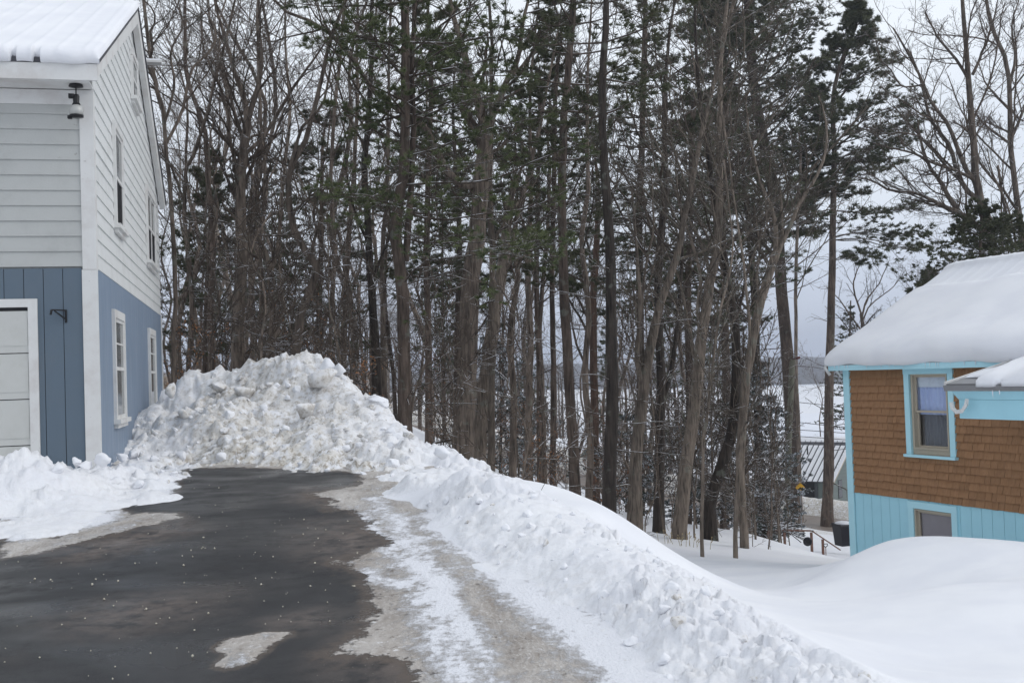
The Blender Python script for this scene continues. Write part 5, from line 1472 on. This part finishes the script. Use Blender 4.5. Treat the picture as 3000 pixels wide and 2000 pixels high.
# --- the big central oak and its neighbours
bare_tree('massive grey-barked oak forking high in the middle of the wood', 29, [(1062, 1060), (1070, 900), (1076, 760), (1082, 640), (1096, 540), (1104, 430), (1112, 340), (1116, 292)], 52, 34, 9.4,
          [([(1114, 300), (1100, 240), (1080, 180), (1060, 100), (1040, 30), (1030, -40)], 26), ([(1118, 300), (1140, 240), (1164, 190), (1190, 130), (1200, 60), (1216, -10)], 20),
           ([(1104, 428), (1060, 424), (1030, 400), (1005, 350), (985, 300), (950, 280), (900, 240), (850, 200), (800, 120), (740, 60), (660, 30), (620, -10)], 20), ([(1164, 190), (1220, 130), (1260, 80), (1320, 40)], 9), ([(1190, 130), (1230, 60), (1270, 20)], 8)], 4, 41, low=.9, k=(7, 5, 3), dead=5)
bare_tree('leaning snag with torn bark and a jagged top behind the massive oak', 32, [(1098, 1050), (1112, 900), (1128, 780), (1140, 690), (1152, 620), (1158, 590)], 40, 26, 9.5, [([(1150, 640), (1175, 600), (1200, 590), (1230, 560)], 9), ([(1140, 700), (1170, 690), (1195, 640)], 7)], 4, 42, bark=BARK_GREY, low=.7, k=(6, 5, 3), dead=8)
bare_tree('narrow grey stem rising beside the massive oak fork', 31, [(1128, 1040), (1130, 800), (1130, 560), (1124, 420), (1126, 320)], 17, 13, 16, [([(1130, 560), (1180, 480), (1220, 430), (1240, 400)], 9), ([(1150, 600), (1172, 520), (1180, 430), (1200, 330)], 8)], 8, 43, bark=BARK_GREY, low=.6)
bare_tree('crooked tree with snow in its forks right of the massive oak', 34, [(1178, 1060), (1180, 900), (1172, 760), (1190, 640), (1178, 560), (1192, 480), (1215, 400)], 18, 10, 15, [([(1180, 580), (1220, 560), (1250, 500), (1300, 470)], 9), ([(1185, 540), (1164, 500), (1160, 440)], 9)], 10, 44, low=.4)
bare_tree('straight mid-size trunk standing in the gap right of the snag', 36, [(1214, 1080), (1216, 900), (1218, 740), (1212, 600), (1220, 440)], 19, 11, 17, (), 11, 45)
bare_tree('thin trunk between the gap tree and the tall reddish pine', 40, [(1250, 1090), (1246, 900), (1240, 740), (1256, 560), (1262, 400)], 13, 8, 16, (), 11, 46)
pine('tall straight reddish pine trunk standing clear of the smooth drift', 27, [(1322, 1140), (1316, 1000), (1306, 860), (1297, 700), (1293, 560), (1290, 430), (1296, 280), (1306, 140), (1318, 0)], 27, 15, 20, 6.8, 3.4, FULL, 51, per=3, step=.62, k=(8, 4), dead=16, tuft_per=3, nl=.15, nw=.02)
bare_tree('leaning stem behind the drift next to the reddish pine', 31, [(1352, 1130), (1356, 1000), (1344, 860), (1352, 700), (1336, 560), (1350, 420)], 18, 10, 16, (), 10, 52)
bare_tree('tree hung with rust-brown dead leaves in the middle distance', 46, [(1366, 1100), (1366, 940), (1364, 800), (1362, 700), (1370, 560)], 22, 14, 16, (), 10, 53, bark=m_bark('rust_leafy_bark', (.05, .032, .024), (.13, .08, .058)))
pine('straight blackened pine trunk rising from the smooth drift', 24, [(1399, 1192), (1402, 1040), (1408, 900), (1405, 760), (1402, 620), (1398, 500), (1390, 400), (1384, 280), (1386, 140), (1392, 0)], 34, 14, 19, 7.2, 2.6, FULL, 54, bark=BARK_BLACK, per=2, step=.8, k=(7, 4), dead=30, tuft_per=3, nl=.14, nw=.018)
bare_tree('maple with a pale leaning upper stem right of the blackened pine', 27, [(1456, 1210), (1460, 1080), (1472, 960), (1484, 860), (1500, 760), (1522, 680), (1550, 600)], 36, 16, 15, [([(1478, 900), (1464, 820), (1470, 700), (1460, 560), (1450, 430)], 14), ([(1484, 860), (1470, 760), (1480, 640), (1500, 520), (1496, 400)], 10)], 12, 55, bark=BARK_GREY, twig=BARK_TWIG_PALE, low=.45, k=(7, 5, 3))
bare_tree('dark double trunk behind the pale leaning maple', 33, [(1513, 1190), (1515, 1000), (1518, 860), (1512, 720), (1516, 560), (1530, 420)], 27, 14, 17, [([(1518, 930), (1544, 840), (1560, 700), (1566, 560), (1560, 420)], 14)], 12, 56, bark=BARK_BLACK)
bare_tree('large pale-topped maple curving right at the edge of the snowy yard', 29, [(1562, 1206), (1574, 1080), (1590, 970), (1604, 860), (1612, 760), (1630, 660), (1648, 560), (1652, 470)], 34, 18, 16, [([(1612, 770), (1602, 720), (1610, 640), (1590, 560), (1560, 470), (1550, 380)], 12), ([(1604, 860), (1580, 740), (1560, 640), (1520, 560)], 9)], 12, 57, bark=BARK_GREY, twig=BARK_TWIG_PALE, low=.42, k=(7, 5, 3))
bare_tree('thin pale sapling bending right in front of the yard-edge trees', 24, [(1612, 1238), (1614, 1100), (1620, 980), (1636, 860), (1650, 740), (1676, 620)], 9, 5, 9, (), 12, 58, bark=BARK_GREY, twig=BARK_TWIG_PALE, low=.25, k=(5, 4, 3), dead=4)
bare_tree('dark trunk bending sharply right at its foot by the yard edge', 30, [(1632, 1218), (1630, 1160), (1652, 1080), (1678, 1000), (1690, 900), (1690, 760), (1672, 640), (1650, 500)], 30, 14, 16, [([(1690, 880), (1720, 800), (1738, 720), (1744, 640)], 12)], 10, 59, bark=BARK_BLACK)
bare_tree('slender grey sapling standing nearest the handrail', 25, [(1688, 1224), (1694, 1120), (1706, 1000), (1716, 900), (1722, 780), (1712, 640)], 11, 6, 10, (), 10, 60, bark=BARK_GREY, twig=BARK_TWIG_PALE, low=.3, k=(5, 4, 3), dead=4)
bare_tree('trunk leaning left behind the snow-dusted hemlocks', 38, [(1712, 1200), (1706, 1000), (1700, 860), (1684, 740), (1660, 600), (1640, 480)], 22, 13, 17, (), 10, 61)
bare_tree('dark straight trunk in the hemlocks left of the tall twin-topped pine', 46, [(1748, 1180), (1742, 1000), (1738, 860), (1734, 700), (1722, 540)], 24, 14, 18, (), 10, 62, bark=BARK_BLACK)
bare_tree('light brown maple with a snow-filled crotch leaning right', 28, [(1706, 1200), (1700, 1040), (1712, 900), (1722, 820), (1740, 720), (1760, 650), (1782, 585)], 20, 20, 9.2, [([(1780, 590), (1784, 540), (1772, 480), (1740, 400), (1720, 300), (1712, 220)], 13), ([(1784, 588), (1806, 540), (1830, 480), (1866, 420), (1890, 370), (1900, 300), (1880, 220)], 12), ([(1746, 700), (1740, 640), (1744, 560), (1730, 470)], 8)], 7, 63, bark=BARK_GREY, twig=BARK_TWIG_PALE, low=.75, k=(7, 5, 3))
pine('huge twin-topped pine with a dense dark crown left of the sky gap', 66, [(1826, 1176), (1820, 1050), (1814, 900), (1806, 780), (1794, 660), (1788, 560), (1776, 440), (1752, 320), (1732, 200), (1722, 80), (1716, -40)], 31, 20, 35, 9.5, 8.2, FULL, 64, per=5, step=1.25, k=(13, 4), dead=14, nb=8, nl=.30, nw=.040, tuft_per=2,
     extra_trunks=[([(1790, 600), (1768, 480), (1730, 380), (1690, 260), (1660, 120), (1640, 0), (1630, -60)], 18, 10)],
     sprays=[([(1740, 200), (1800, 150), (1860, 60), (1915, 15)], .05, 0), ([(1750, 260), (1800, 240), (1850, 180), (1905, 140)], .05, -1), ([(1740, 120), (1790, 70), (1850, 30)], .05, 1), ([(1720, 60), (1660, 20), (1600, 0)], .05, 0), ([(1720, 120), (1640, 80), (1560, 10)], .05, 0), ([(1780, 420), (1840, 380), (1880, 330)], .04, 0), ([(1790, 520), (1850, 470), (1880, 450)], .035, 0)])
bare_tree('thin reddish stem just right of the huge twin-topped pine', 63, [(1838, 1160), (1834, 980), (1828, 820), (1828, 640), (1834, 480), (1840, 340)], 10, 6, 24, (), 9, 65, low=.5, dead=0)
pine('wind-swept pine with long right-reaching boughs against open sky', 64, [(1900, 1180), (1904, 1040), (1904, 900), (1908, 740), (1912, 600), (1914, 460), (1916, 340), (1912, 240), (1930, 150), (1966, 60)], 26, 7, 31, 11.5, 4.2, ([0, .3, .7, 1], [.5, .8, .6, .2]), 66, per=4, step=1.2, k=(13, 4), dead=12, nb=9, nl=.28, nw=.030, tuft_per=3, bias=(0, .25),
     sprays=[([(1914, 330), (1980, 280), (2050, 250), (2118, 225)], .06, 0), ([(1914, 345), (1980, 300), (2060, 300), (2120, 266)], .06, -1), ([(1914, 370), (1990, 340), (2060, 330), (2096, 318)], .05, 1), ([(1914, 380), (1960, 370), (2030, 372), (2040, 380)], .05, 0), ([(1920, 240), (1960, 190), (2010, 160), (2055, 130)], .05, 0), ([(1930, 180), (1950, 110), (1990, 70)], .05, 0), ([(1940, 110), (1950, 70), (1960, 40)], .04, 0), ([(1945, 120), (1980, 90), (2008, 62)], .03, 0),
             ([(1912, 484), (1970, 486), (2020, 484), (2070, 480), (2104, 478)], .04, 0), ([(1912, 552), (1980, 552), (2040, 566), (2090, 566), (2134, 562)], .045, 0), ([(1912, 545), (1970, 534), (2040, 536), (2100, 540)], .04, 1), ([(1910, 600), (1950, 590), (1980, 600)], .03, 0), ([(1912, 430), (1880, 430), (1850, 420)], .03, 0), ([(1912, 300), (1880, 270), (1870, 230)], .03, 0)])
# --- right side, behind the brown house
zl = lambda L: [(a * .4 + 1764, b_ * .4) for a, b_ in L]
bare_tree('wide-spreading bare oak rising behind the brown house roof', 46, zl([(1290, 1700), (1290, 1470), (1275, 1300), (1220, 1150), (1195, 1030), (1180, 800), (1160, 550), (1140, 300), (1120, 50)]), 36, 9, 27,
          [(zl(L), w) for L, w in (([(1275, 1380), (1150, 1250), (1000, 1180), (850, 1110), (700, 1090), (600, 1035), (500, 1015)], 11), ([(1250, 1330), (1100, 1220), (1000, 1060), (920, 940), (870, 780), (860, 690)], 13), ([(1210, 1150), (1130, 1080), (1080, 970), (1040, 830), (940, 700), (900, 560), (870, 430), (800, 280)], 13),
            ([(1190, 1040), (1130, 960), (1080, 830), (1030, 710), (940, 590), (880, 450), (800, 300), (720, 160)], 12), ([(1195, 1030), (1080, 980), (960, 940), (840, 880), (700, 850), (600, 820)], 9), ([(1160, 470), (1080, 340), (1000, 250), (930, 130), (900, 60)], 8), ([(1180, 800), (1130, 740), (1060, 690)], 7),
            ([(1175, 430), (1220, 330), (1270, 200), (1300, 90), (1320, 0)], 8), ([(1190, 730), (1215, 690), (1190, 650)], 6), ([(1250, 1330), (1150, 1270), (1000, 1190), (880, 1160), (760, 1130)], 7), ([(1050, 970), (980, 1000), (860, 1000), (760, 980)], 4), ([(870, 780), (760, 760), (640, 770), (560, 720)], 5), ([(890, 480), (780, 500), (700, 400), (640, 330), (620, 220)], 5))], 5, 71, low=.55, k=(11, 7, 4), dead=0, twig=BARK_TWIG, trop=.05)
bare_tree('bare tree with steep limbs at the right behind the brown house', 50, zl([(1480, 1700), (1470, 1440), (1430, 1150), (1395, 850), (1390, 650), (1385, 450), (1350, 300), (1280, 150), (1260, 0)]), 22, 8, 27,
          [(zl(L), w) for L, w in (([(1395, 830), (1300, 760), (1230, 700), (1190, 640)], 7), ([(1395, 640), (1300, 540), (1250, 480), (1210, 360)], 7), ([(1390, 480), (1420, 330), (1400, 150), (1440, 0)], 8), ([(1400, 790), (1480, 600), (1540, 400), (1500, 200)], 8), ([(1395, 620), (1450, 690), (1550, 700)], 6), ([(1385, 760), (1300, 720), (1210, 690)], 5))], 6, 72, low=.5, k=(10, 7, 4), dead=0)
bare_tree('thin multi-stemmed tree low behind the right roof ridge', 48, zl([(1400, 1700), (1400, 1450), (1370, 1250), (1340, 1100), (1320, 950)]), 9, 6, 15, [(zl(L), w) for L, w in (([(1430, 1450), (1380, 1200), (1290, 1000), (1260, 850)], 6), ([(1350, 1430), (1340, 1200), (1350, 950), (1380, 800)], 5))], 10, 73, low=.5, k=(7, 5, 3), dead=0)
pine('dark hemlock peeking over the ridge of the brown house', 44, [(2250, 680), (2250, 600), (2252, 540), (2254, 480)], 12, 6, 9.5, 4.4, 3.8, ([0, .4, 1], [1, .75, .1]), 74, name='hemlock_tree', cat='hemlock', needle=NEEDLE, per=7, step=.42, k=(9, 4), nb=6, nl=.12, nw=.035, elev=(-12, 8), dead=0, tuft_per=3)
pine('second dark hemlock farther right behind the brown house roof', 46, [(2345, 680), (2345, 600), (2345, 540), (2345, 500)], 12, 6, 9.5, 4.4, 3.6, ([0, .4, 1], [1, .75, .1]), 75, name='hemlock_tree', cat='hemlock', needle=NEEDLE, per=6, step=.45, k=(8, 4), nb=6, nl=.12, nw=.035, elev=(-12, 8), dead=0, tuft_per=3)
pine('small far pine tip above the snowy roof slope of the brown house', 70, [(2130, 720), (2132, 680), (2134, 640), (2136, 626)], 8, 2, 8.5, 4.0, 2.2, ([0, 1], [1, .15]), 76, per=6, step=.5, k=(6, 3), nb=6, nl=.28, nw=.06, dead=0)
bare_tree('small round-crowned bare tree between the wind-swept pine and the roof', 70, [(1978, 960), (1984, 840), (1982, 760), (1978, 720)], 11, 8, 13, [([(1980, 760), (1950, 720), (1930, 690), (1900, 660)], 5), ([(1982, 780), (2010, 740), (2040, 720), (2070, 690)], 5), ([(1980, 730), (1990, 690), (2020, 650), (2040, 600)], 5), ([(1978, 720), (1960, 660), (1970, 620), (1985, 590)], 5), ([(1980, 740), (2000, 700), (2050, 660), (2080, 620)], 4)], 8, 77, low=.5, k=(7, 5, 3), dead=0)
pine('small dark spruce below the round-crowned bare tree', 95, [(1950, 960), (1952, 860), (1952, 760), (1954, 690)], 9, 3, 16, -4, 3.2, ([0, .5, 1], [1, .6, .05]), 78, name='spruce_tree', cat='spruce', per=5, step=.55, k=(7, 2), nb=6, nl=.14, nw=.05, elev=(-10, 8), dead=0)
# --- crowns that fill the middle of the wood
for args in (('dense pine behind the blackened pine, its dark crown left of the sky gap', 47, [(1470, 1160), (1472, 900), (1470, 700), (1468, 500), (1476, 300), (1480, 100)], 20, 13, 26, 4.2, 4.4, 81),
             ('dense pine crown between the pale maples', 45, [(1580, 1160), (1584, 900), (1580, 700), (1586, 500), (1590, 300), (1596, 230)], 20, 12, 18.5, 3.4, 4.2, 82),
             ('dark pine directly left of the huge twin-topped pine', 50, [(1664, 1150), (1668, 900), (1664, 700), (1660, 500), (1664, 330), (1668, 250)], 22, 12, 21, 3.6, 4.6, 83),
             ('slim pine with feathery crown right of the massive oak', 40, [(1240, 1080), (1238, 860), (1232, 640), (1236, 420), (1240, 200)], 15, 9, 17, 5.4, 3.4, 84),
             ('pine with sparse drooping boughs left of the reddish pine', 36, [(1270, 1090), (1272, 900), (1268, 640), (1272, 420), (1278, 150)], 15, 9, 17, 4.4, 3.0, 85),
             ('dark pine far behind the forked oak', 44, [(470, 850), (474, 700), (480, 560), (490, 470)], 14, 8, 10, 2.8, 3.0, 86),
             ('broad pine seen through the twigs above the heap', 42, [(730, 850), (734, 700), (738, 520), (740, 400)], 16, 9, 12.5, 3.0, 3.6, 87),
             ('pine half hidden behind the double pine', 38, [(985, 1000), (984, 800), (980, 600), (984, 400), (990, 160)], 18, 11, 18, 5.0, 3.9, 88),
             ('pine behind the massive oak with a dark mid crown', 45, [(1052, 1000), (1050, 800), (1056, 600), (1050, 420)], 18, 11, 17, 5.0, 4.0, 89)):
    lab, d, px, a_, b2, H, zc, L, sd = args
    pine(lab, d, px, a_, b2, H, zc, L, FULL, sd, per=4, step=.9 if sd < 84 else 1.0, k=(10, 3), nb=9, nl=.20, nw=.020, dead=12, tuft_per=3, jit=(.4, 1.15))
# --- snow-dusted hemlocks on the bank below the yard
for args in (('snow-dusted hemlock around the dark trunks left of the sky gap', 44, [(1735, 1200), (1738, 1060), (1744, 900), (1748, 830)], 7.0, 1.9, 91), ('widest snow-dusted hemlock reaching towards the grey house', 48, [(1772, 1200), (1772, 1100), (1772, 960), (1772, 900)], 6.6, 1.7, 92),
             ('snow-dusted hemlock low in front of the white lake', 40, [(1660, 1200), (1662, 1100), (1664, 960), (1666, 900)], 5.0, 2.0, 93), ('small snow-dusted hemlock between the blackened pine and the pale maple', 42, [(1440, 1180), (1440, 1080), (1440, 990)], 4.0, 2.2, 94),
             ('snow-dusted hemlock behind the large pale-topped maple', 46, [(1560, 1180), (1560, 1060), (1560, 980)], 4.6, 2.6, 95), ('small dark hemlock behind the leaning snag', 44, [(1150, 1090), (1150, 960), (1150, 880)], 5.4, 2.4, 96), ('dark bushy hemlock beside the tiny hut', 60, [(1205, 1100), (1205, 1000), (1206, 920)], 5.0, 2.0, 97)):
    lab, d, px, H, L, sd = args
    b0 = gz(*at(px[0][0], px[0][1], d)[:2])
    pine(lab, d, px, 9, 3, H, b0 + .5, L, ([0, .35, 1], [.9, 1, .12]), sd, name='hemlock_tree', cat='hemlock', needle=NEEDLE_HEM, per=4, step=.42, k=(8, 3), nb=4, nl=.12, nw=.045, elev=(-14, 6), up=-.01, dead=0, tuft_per=3, spread=.55)
# ------------------------------------------------------------------ repeated trees (shared meshes)
def proto_bare(seed, H, r0, nl, k, spread=.36, low=.35, bark=None, twig=None, lean=1.0):
    g = np.random.default_rng(seed)
    pts = [np.array([0, 0, -.5])] + [np.array([g.normal() * lean * t ** .7, g.normal() * lean * t ** .7, H * t]) for t in (.2, .4, .6, .8, 1)]
    P, R = smooth_path(pts, [r0, r0 * .92, r0 * .8, r0 * .62, r0 * .4, .02], 16, g, .01)
    l1P, l1R = grow(P[None], R[None], nl, low, .97, spread, (30, 65), 7, .12, .07, .42, g, .014)
    l2P, l2R = grow(l1P, l1R, k[0], .12, 1, .5, (28, 62), 5, .14, .05, .5, g, .010)
    dP, dR = grow(P[None], R[None], 5, .08, .5, .10, (60, 95), 5, .14, .0, .14, g, .010)
    l2P = np.concatenate([l2P, dP]); l2R = np.concatenate([l2R, dR])
    l3P, l3R = grow(l2P, l2R, k[1], .1, 1, .52, (28, 62), 4, .16, .05, .6, g, .007)
    parts = [tubes_np(l1P, l1R, 5), tubes_np(l2P, l2R, 4), tubes_np(l3P, l3R, 3)]
    if k[2]:
        l4P, l4R = grow(l3P, l3R, k[2], .1, 1, .55, (25, 60), 3, .18, .05, .8, g, .006); parts.append(tubes_np(l4P[:, ::2], l4R[:, ::2], 3))
    V, F = join(parts)
    return trunk_mesh(P, R, 9, bark or BARK_OAK), np_mesh('branches', V, F, twig or BARK_FARTWIG), l3P
def proto_pine(seed, H, r0, z0, L, **kw):
    g = np.random.default_rng(seed)
    pts = [np.array([g.normal() * .12 * t, g.normal() * .12 * t, H * t]) for t in (-.03, .25, .5, .75, 1)]
    P, R = smooth_path(pts, [r0, r0 * .85, r0 * .65, r0 * .4, .02], 16, g, .01)
    wood, ned = conifer_geo(P, R, g, z0, L, FULL, world_=False, **kw)
    V, F = join(wood)
    return trunk_mesh(P, R, 9, BARK_PINE), np_mesh('branches', V, F, BARK_TWIG), np_mesh('needles', ned[0], ned[1], NEEDLE, False)
def stand(name, cat, label, group, meshes, names, x_, y_, s, rz, tilt=(0, 0), sink=0.0):
    e = empty(name, (x_, y_, gz(x_, y_) - sink), rz, label, cat, group)
    e.scale = (s, s, s); e.rotation_euler = (tilt[0], tilt[1], rz)
    for n_, me in zip(names, meshes): link(n_, me, e)
    return e
g = np.random.default_rng(77)
PB = [proto_bare(200 + i, g.uniform(15, 20), g.uniform(.085, .15), 12, (7, 5, 3), low=g.uniform(.4, .55), bark=[BARK_OAK, BARK_PINE, BARK_GREY][i % 3])[:2] for i in range(7)]
PP = [proto_pine(300 + i, g.uniform(17, 22), .15, g.uniform(5, 8), 3.4, per=3, step=.8, k=(7, 3), nb=5, nl=.26, nw=.05, tuft_per=2) for i in range(3)]
LB = 'bare grey-brown tree in the dense wood beyond the driveway'; GB = 'bare trees crowding the wood'
spots = []
def free(x_, y_, dmin):
    return all((x_ - a) ** 2 + (y_ - b_) ** 2 > dmin ** 2 for a, b_ in spots)
def scatter(n, xr, rr, dmin, fn, pw=1.0):
    c = 0; tries = 0
    while c < n and tries < n * 30:
        tries += 1
        xD = g.uniform(*xr); r_ = rr[0] + (rr[1] - rr[0]) * g.random() ** pw
        th = math.atan((xD - 1176) / 2531.); x_, y_ = r_ * math.sin(th), r_ * math.cos(th)
        if not free(x_, y_, dmin): continue
        if abs(np.interp(x_, rp[:, 0], rp[:, 1]) - y_) < 4.5: continue
        if gz(x_, y_) < -15.9: continue
        spots.append((x_, y_)); fn(x_, y_); c += 1
REG = ''
def put_bare(x_, y_): stand('bare_tree', 'tree', 'bare grey-brown tree ' + REG, 'bare trees ' + REG, PB[int(g.integers(7))], ('trunk', 'branches'), x_, y_, g.uniform(.75, 1.15), g.uniform(0, 6.28), (g.normal() * .03, g.normal() * .03))
def put_pine(x_, y_): stand('pine_tree', 'pine', 'dark green pine ' + REG, 'pines ' + REG, PP[int(g.integers(3))], ('trunk', 'branches', 'needles'), x_, y_, g.uniform(.6, 1.0), g.uniform(0, 6.28), (g.normal() * .02, g.normal() * .02))
REG = 'close behind the snow heap'
scatter(15, (330, 900), (38, 75), 2.2, put_bare)
REG = 'deep in the wood left of the massive oak'
scatter(24, (330, 1000), (75, 150), 2.5, put_bare)
REG = 'between the massive oak and the blackened pine'
scatter(11, (900, 1420), (45, 95), 2.4, put_bare)
REG = 'far down the slope beyond the massive oak'
scatter(14, (950, 1500), (90, 210), 3, put_bare)
REG = 'behind the pale maples at the yard edge'
scatter(4, (1420, 1800), (50, 100), 3, put_bare)
REG = 'by the lake shore right of the blackened pine'
scatter(6, (1430, 1960), (100, 210), 4, put_bare)
REG = 'far behind the roof of the brown house'
scatter(5, (2120, 2352), (60, 90), 4, put_bare)
REG = 'in the wood behind the snow heap'
scatter(7, (330, 860), (50, 100), 3, put_pine)
REG = 'in the wood around the massive oak'
scatter(5, (860, 1400), (50, 110), 3, put_pine)
REG = 'behind the pale maples by the yard'
scatter(3, (1440, 1700), (60, 110), 4, put_pine)
# understory
PS = [proto_bare(400 + i, g.uniform(3.2, 7.0), g.uniform(.016, .034), 13, (5, 4, 0), .34, .15, BARK_GREY if i % 2 else BARK_OAK, BARK_TWIG, .25)[:2] for i in range(6)]
def put_sap(x_, y_): stand('sapling', 'sapling', 'thin leafless sapling ' + REG, 'saplings ' + REG, PS[int(g.integers(6))], ('stem', 'twigs'), x_, y_, g.uniform(.6, 1.2), g.uniform(0, 6.28), (g.normal() * .06, g.normal() * .06))
spots = []
REG = 'just behind the snow heap'
scatter(20, (380, 880), (23, 34), .6, put_sap)
REG = 'behind the snow ridge near the massive oak'
scatter(9, (900, 1230), (20, 42), .6, put_sap)
REG = 'at the foot of the trees along the yard edge'
scatter(26, (1400, 1760), (27, 44), .5, put_sap)
REG = 'on the bank just above the brush pile'
scatter(6, (1690, 1800), (38, 46), .7, put_sap)
def leaves_on(l3P, g, n, s):
    p = l3P[:, 1:].reshape(-1, 3); p = p[g.choice(len(p), n)] + g.normal(size=(n, 3)) * .05
    u = norm(g.normal(size=(n, 3))); v = norm(np.cross(u, g.normal(size=(n, 3)))); w = s * g.uniform(.6, 1.2, (n, 1))
    V = np.stack([p - u * w, p + v * w * .5, p + u * w, p - v * w * .5], 1).reshape(-1, 3)
    return V, np.arange(n * 4).reshape(-1, 4)
PL = []
for i in range(4):
    t_, b_, l3 = proto_bare(500 + i, g.uniform(2.4, 4.2), .022, 12, (5, 3, 0), .36, .08, BARK_GREY, BARK_TWIG, .2)
    V, F_ = leaves_on(l3, g, 170, .05); PL.append((t_, b_, np_mesh('dry_leaves', V, F_, LEAF_DRY if i % 2 else LEAF_RUST, False)))
def put_beech(x_, y_): stand('beech_sapling', 'sapling', 'young beech still holding dry orange-brown leaves ' + REG, 'young beeches ' + REG, PL[int(g.integers(4))], ('stem', 'twigs', 'dry_leaves'), x_, y_, g.uniform(.5, .85), g.uniform(0, 6.28))
REG = 'between the blue house and the snow heap'
scatter(3, (400, 560), (25, 34), .7, put_beech)
REG = 'behind the right shoulder of the snow heap'
scatter(6, (640, 860), (24, 36), .7, put_beech)
REG = 'around the foot of the massive oak'
scatter(9, (980, 1240), (26, 50), .7, put_beech)
REG = 'behind the smooth drift in front of the cabins'
scatter(10, (1200, 1420), (28, 50), .7, put_beech)
# dry weeds and single twigs in the snow
def weeds(xD, yD, d, label, n, w_, h_, seed, t_=1.0, heads=True):
    gg = np.random.default_rng(seed); c = at(xD, yD, d)
    e = empty('dry_weeds', tuple(c), 0, label, 'weeds')
    for i in range(n):
        x_ = gg.uniform(-w_, w_); y_ = gg.uniform(-.3, .3); z_ = gz(c[0] + x_, c[1] + y_) - c[2]
        L = h_ * gg.uniform(.5, 1.1); lx_ = gg.normal() * .06
        mm = MB().tube([(x_, y_, z_ - .05), (x_ + lx_ * .5, y_, z_ + L * .5), (x_ + lx_, y_, z_ + L)], [.006 * t_, .005 * t_, .004 * t_], 4)
        if heads: mm.tube([(x_ + lx_, y_, z_ + L * .93), (x_ + lx_ * 1.1, y_, z_ + L * 1.05)], [.016, .010], 5)
        if heads and gg.random() < .6: mm.tube([(x_ + lx_ * .5, y_, z_ + L * .5), (x_ + lx_ * .5 + .05, y_, z_ + L * .75)], [.004, .012], 4)
        mm.build('stalk', STRAW if heads else BARK_TWIG, e)
STRAW = m_paint('straw_stalk', (.36, .29, .17), (.25, .2, .12), .4, .8)
weeds(1575, 1262, 27, 'clump of straw-coloured dead weed stalks in the smooth snowy yard', 18, .62, .34, 3)
c = at(1250, 1122, 12.9); e = empty('twig', tuple(c), 0, 'single bent twig poking from the smooth snow drift', 'twig')
MB().tube([(-.06, 0, -.06), (-.01, 0, .03), (.03, 0, .09), (.035, 0, .15)], [.004, .003, .003, .002], 5).build('stem', BARK_TWIG, e)
# far-off wood that reads as one mass
g = np.random.default_rng(99)
n = 220
xD = g.uniform(300, 1560, n); r_ = g.uniform(95, 330, n) * np.interp(xD, [300, 900, 1560], [1, .8, .62]); th = np.arctan((xD - 1176) / 2531.)
fx, fy = r_ * np.sin(th), r_ * np.cos(th); fz = surf(fx, fy); k_ = (fz > -15.8) & ~((xD > 1215) & (xD < 1410) & (r_ < 140)); fx, fy, fz = fx[k_], fy[k_], fz[k_]; n = len(fx)
Hh = g.uniform(7, 12, n)
TP = np.stack([np.stack([fx + g.normal(size=n) * .3 * t, fy, fz - .5 + Hh * t], 1) for t in (0, .35, .7, 1)], 1)
TR = np.stack([np.full(n, .17), np.full(n, .14), np.full(n, .09), np.full(n, .02)], 1) * g.uniform(.6, 1.3, (n, 1))
a1, b1 = grow(TP, TR, 11, .12, .95, .3, (35, 75), 3, .12, .05, .4, g, .03)
a2, b2_ = grow(a1, b1, 5, .1, 1, .55, (28, 60), 2, .1, .03, .7, g, .022)
V, F_ = join([tubes_np(TP, TR, 4), tubes_np(a1, b1, 3), tubes_np(a2, b2_, 3)])
tag(link('far_woods', np_mesh('far_woods', V, F_, BARK_FARTWIG)), 'far grey-brown wood filling the view between the nearer trunks', None, None, 'stuff')
print('TRIS', sum(len(p.vertices) - 2 for m in bpy.data.meshes for p in m.polygons) if 0 else sum(len(m.loops) - 2 * len(m.polygons) for m in bpy.data.meshes), 'objects', len(bpy.data.objects))


# ------------------------------------------------------------------ thin winter air over the lake and woods
hz_m = bpy.data.materials.new('thin_winter_haze'); hz_m.use_nodes = True
hz_t = hz_m.node_tree; hz_t.nodes.clear()
ho = hz_t.nodes.new('ShaderNodeOutputMaterial'); hv = hz_t.nodes.new('ShaderNodeVolumePrincipled')
hv.inputs['Color'].default_value = (.80, .86, .97, 1); hv.inputs['Density'].default_value = .0006; hv.inputs['Anisotropy'].default_value = .2
hz_t.links.new(hv.outputs[0], ho.inputs['Volume'])
hb = MB().box(-1700, 1700, -1700, 1700, -30, 42).build('haze', hz_m); tag(hb, kind='stuff')
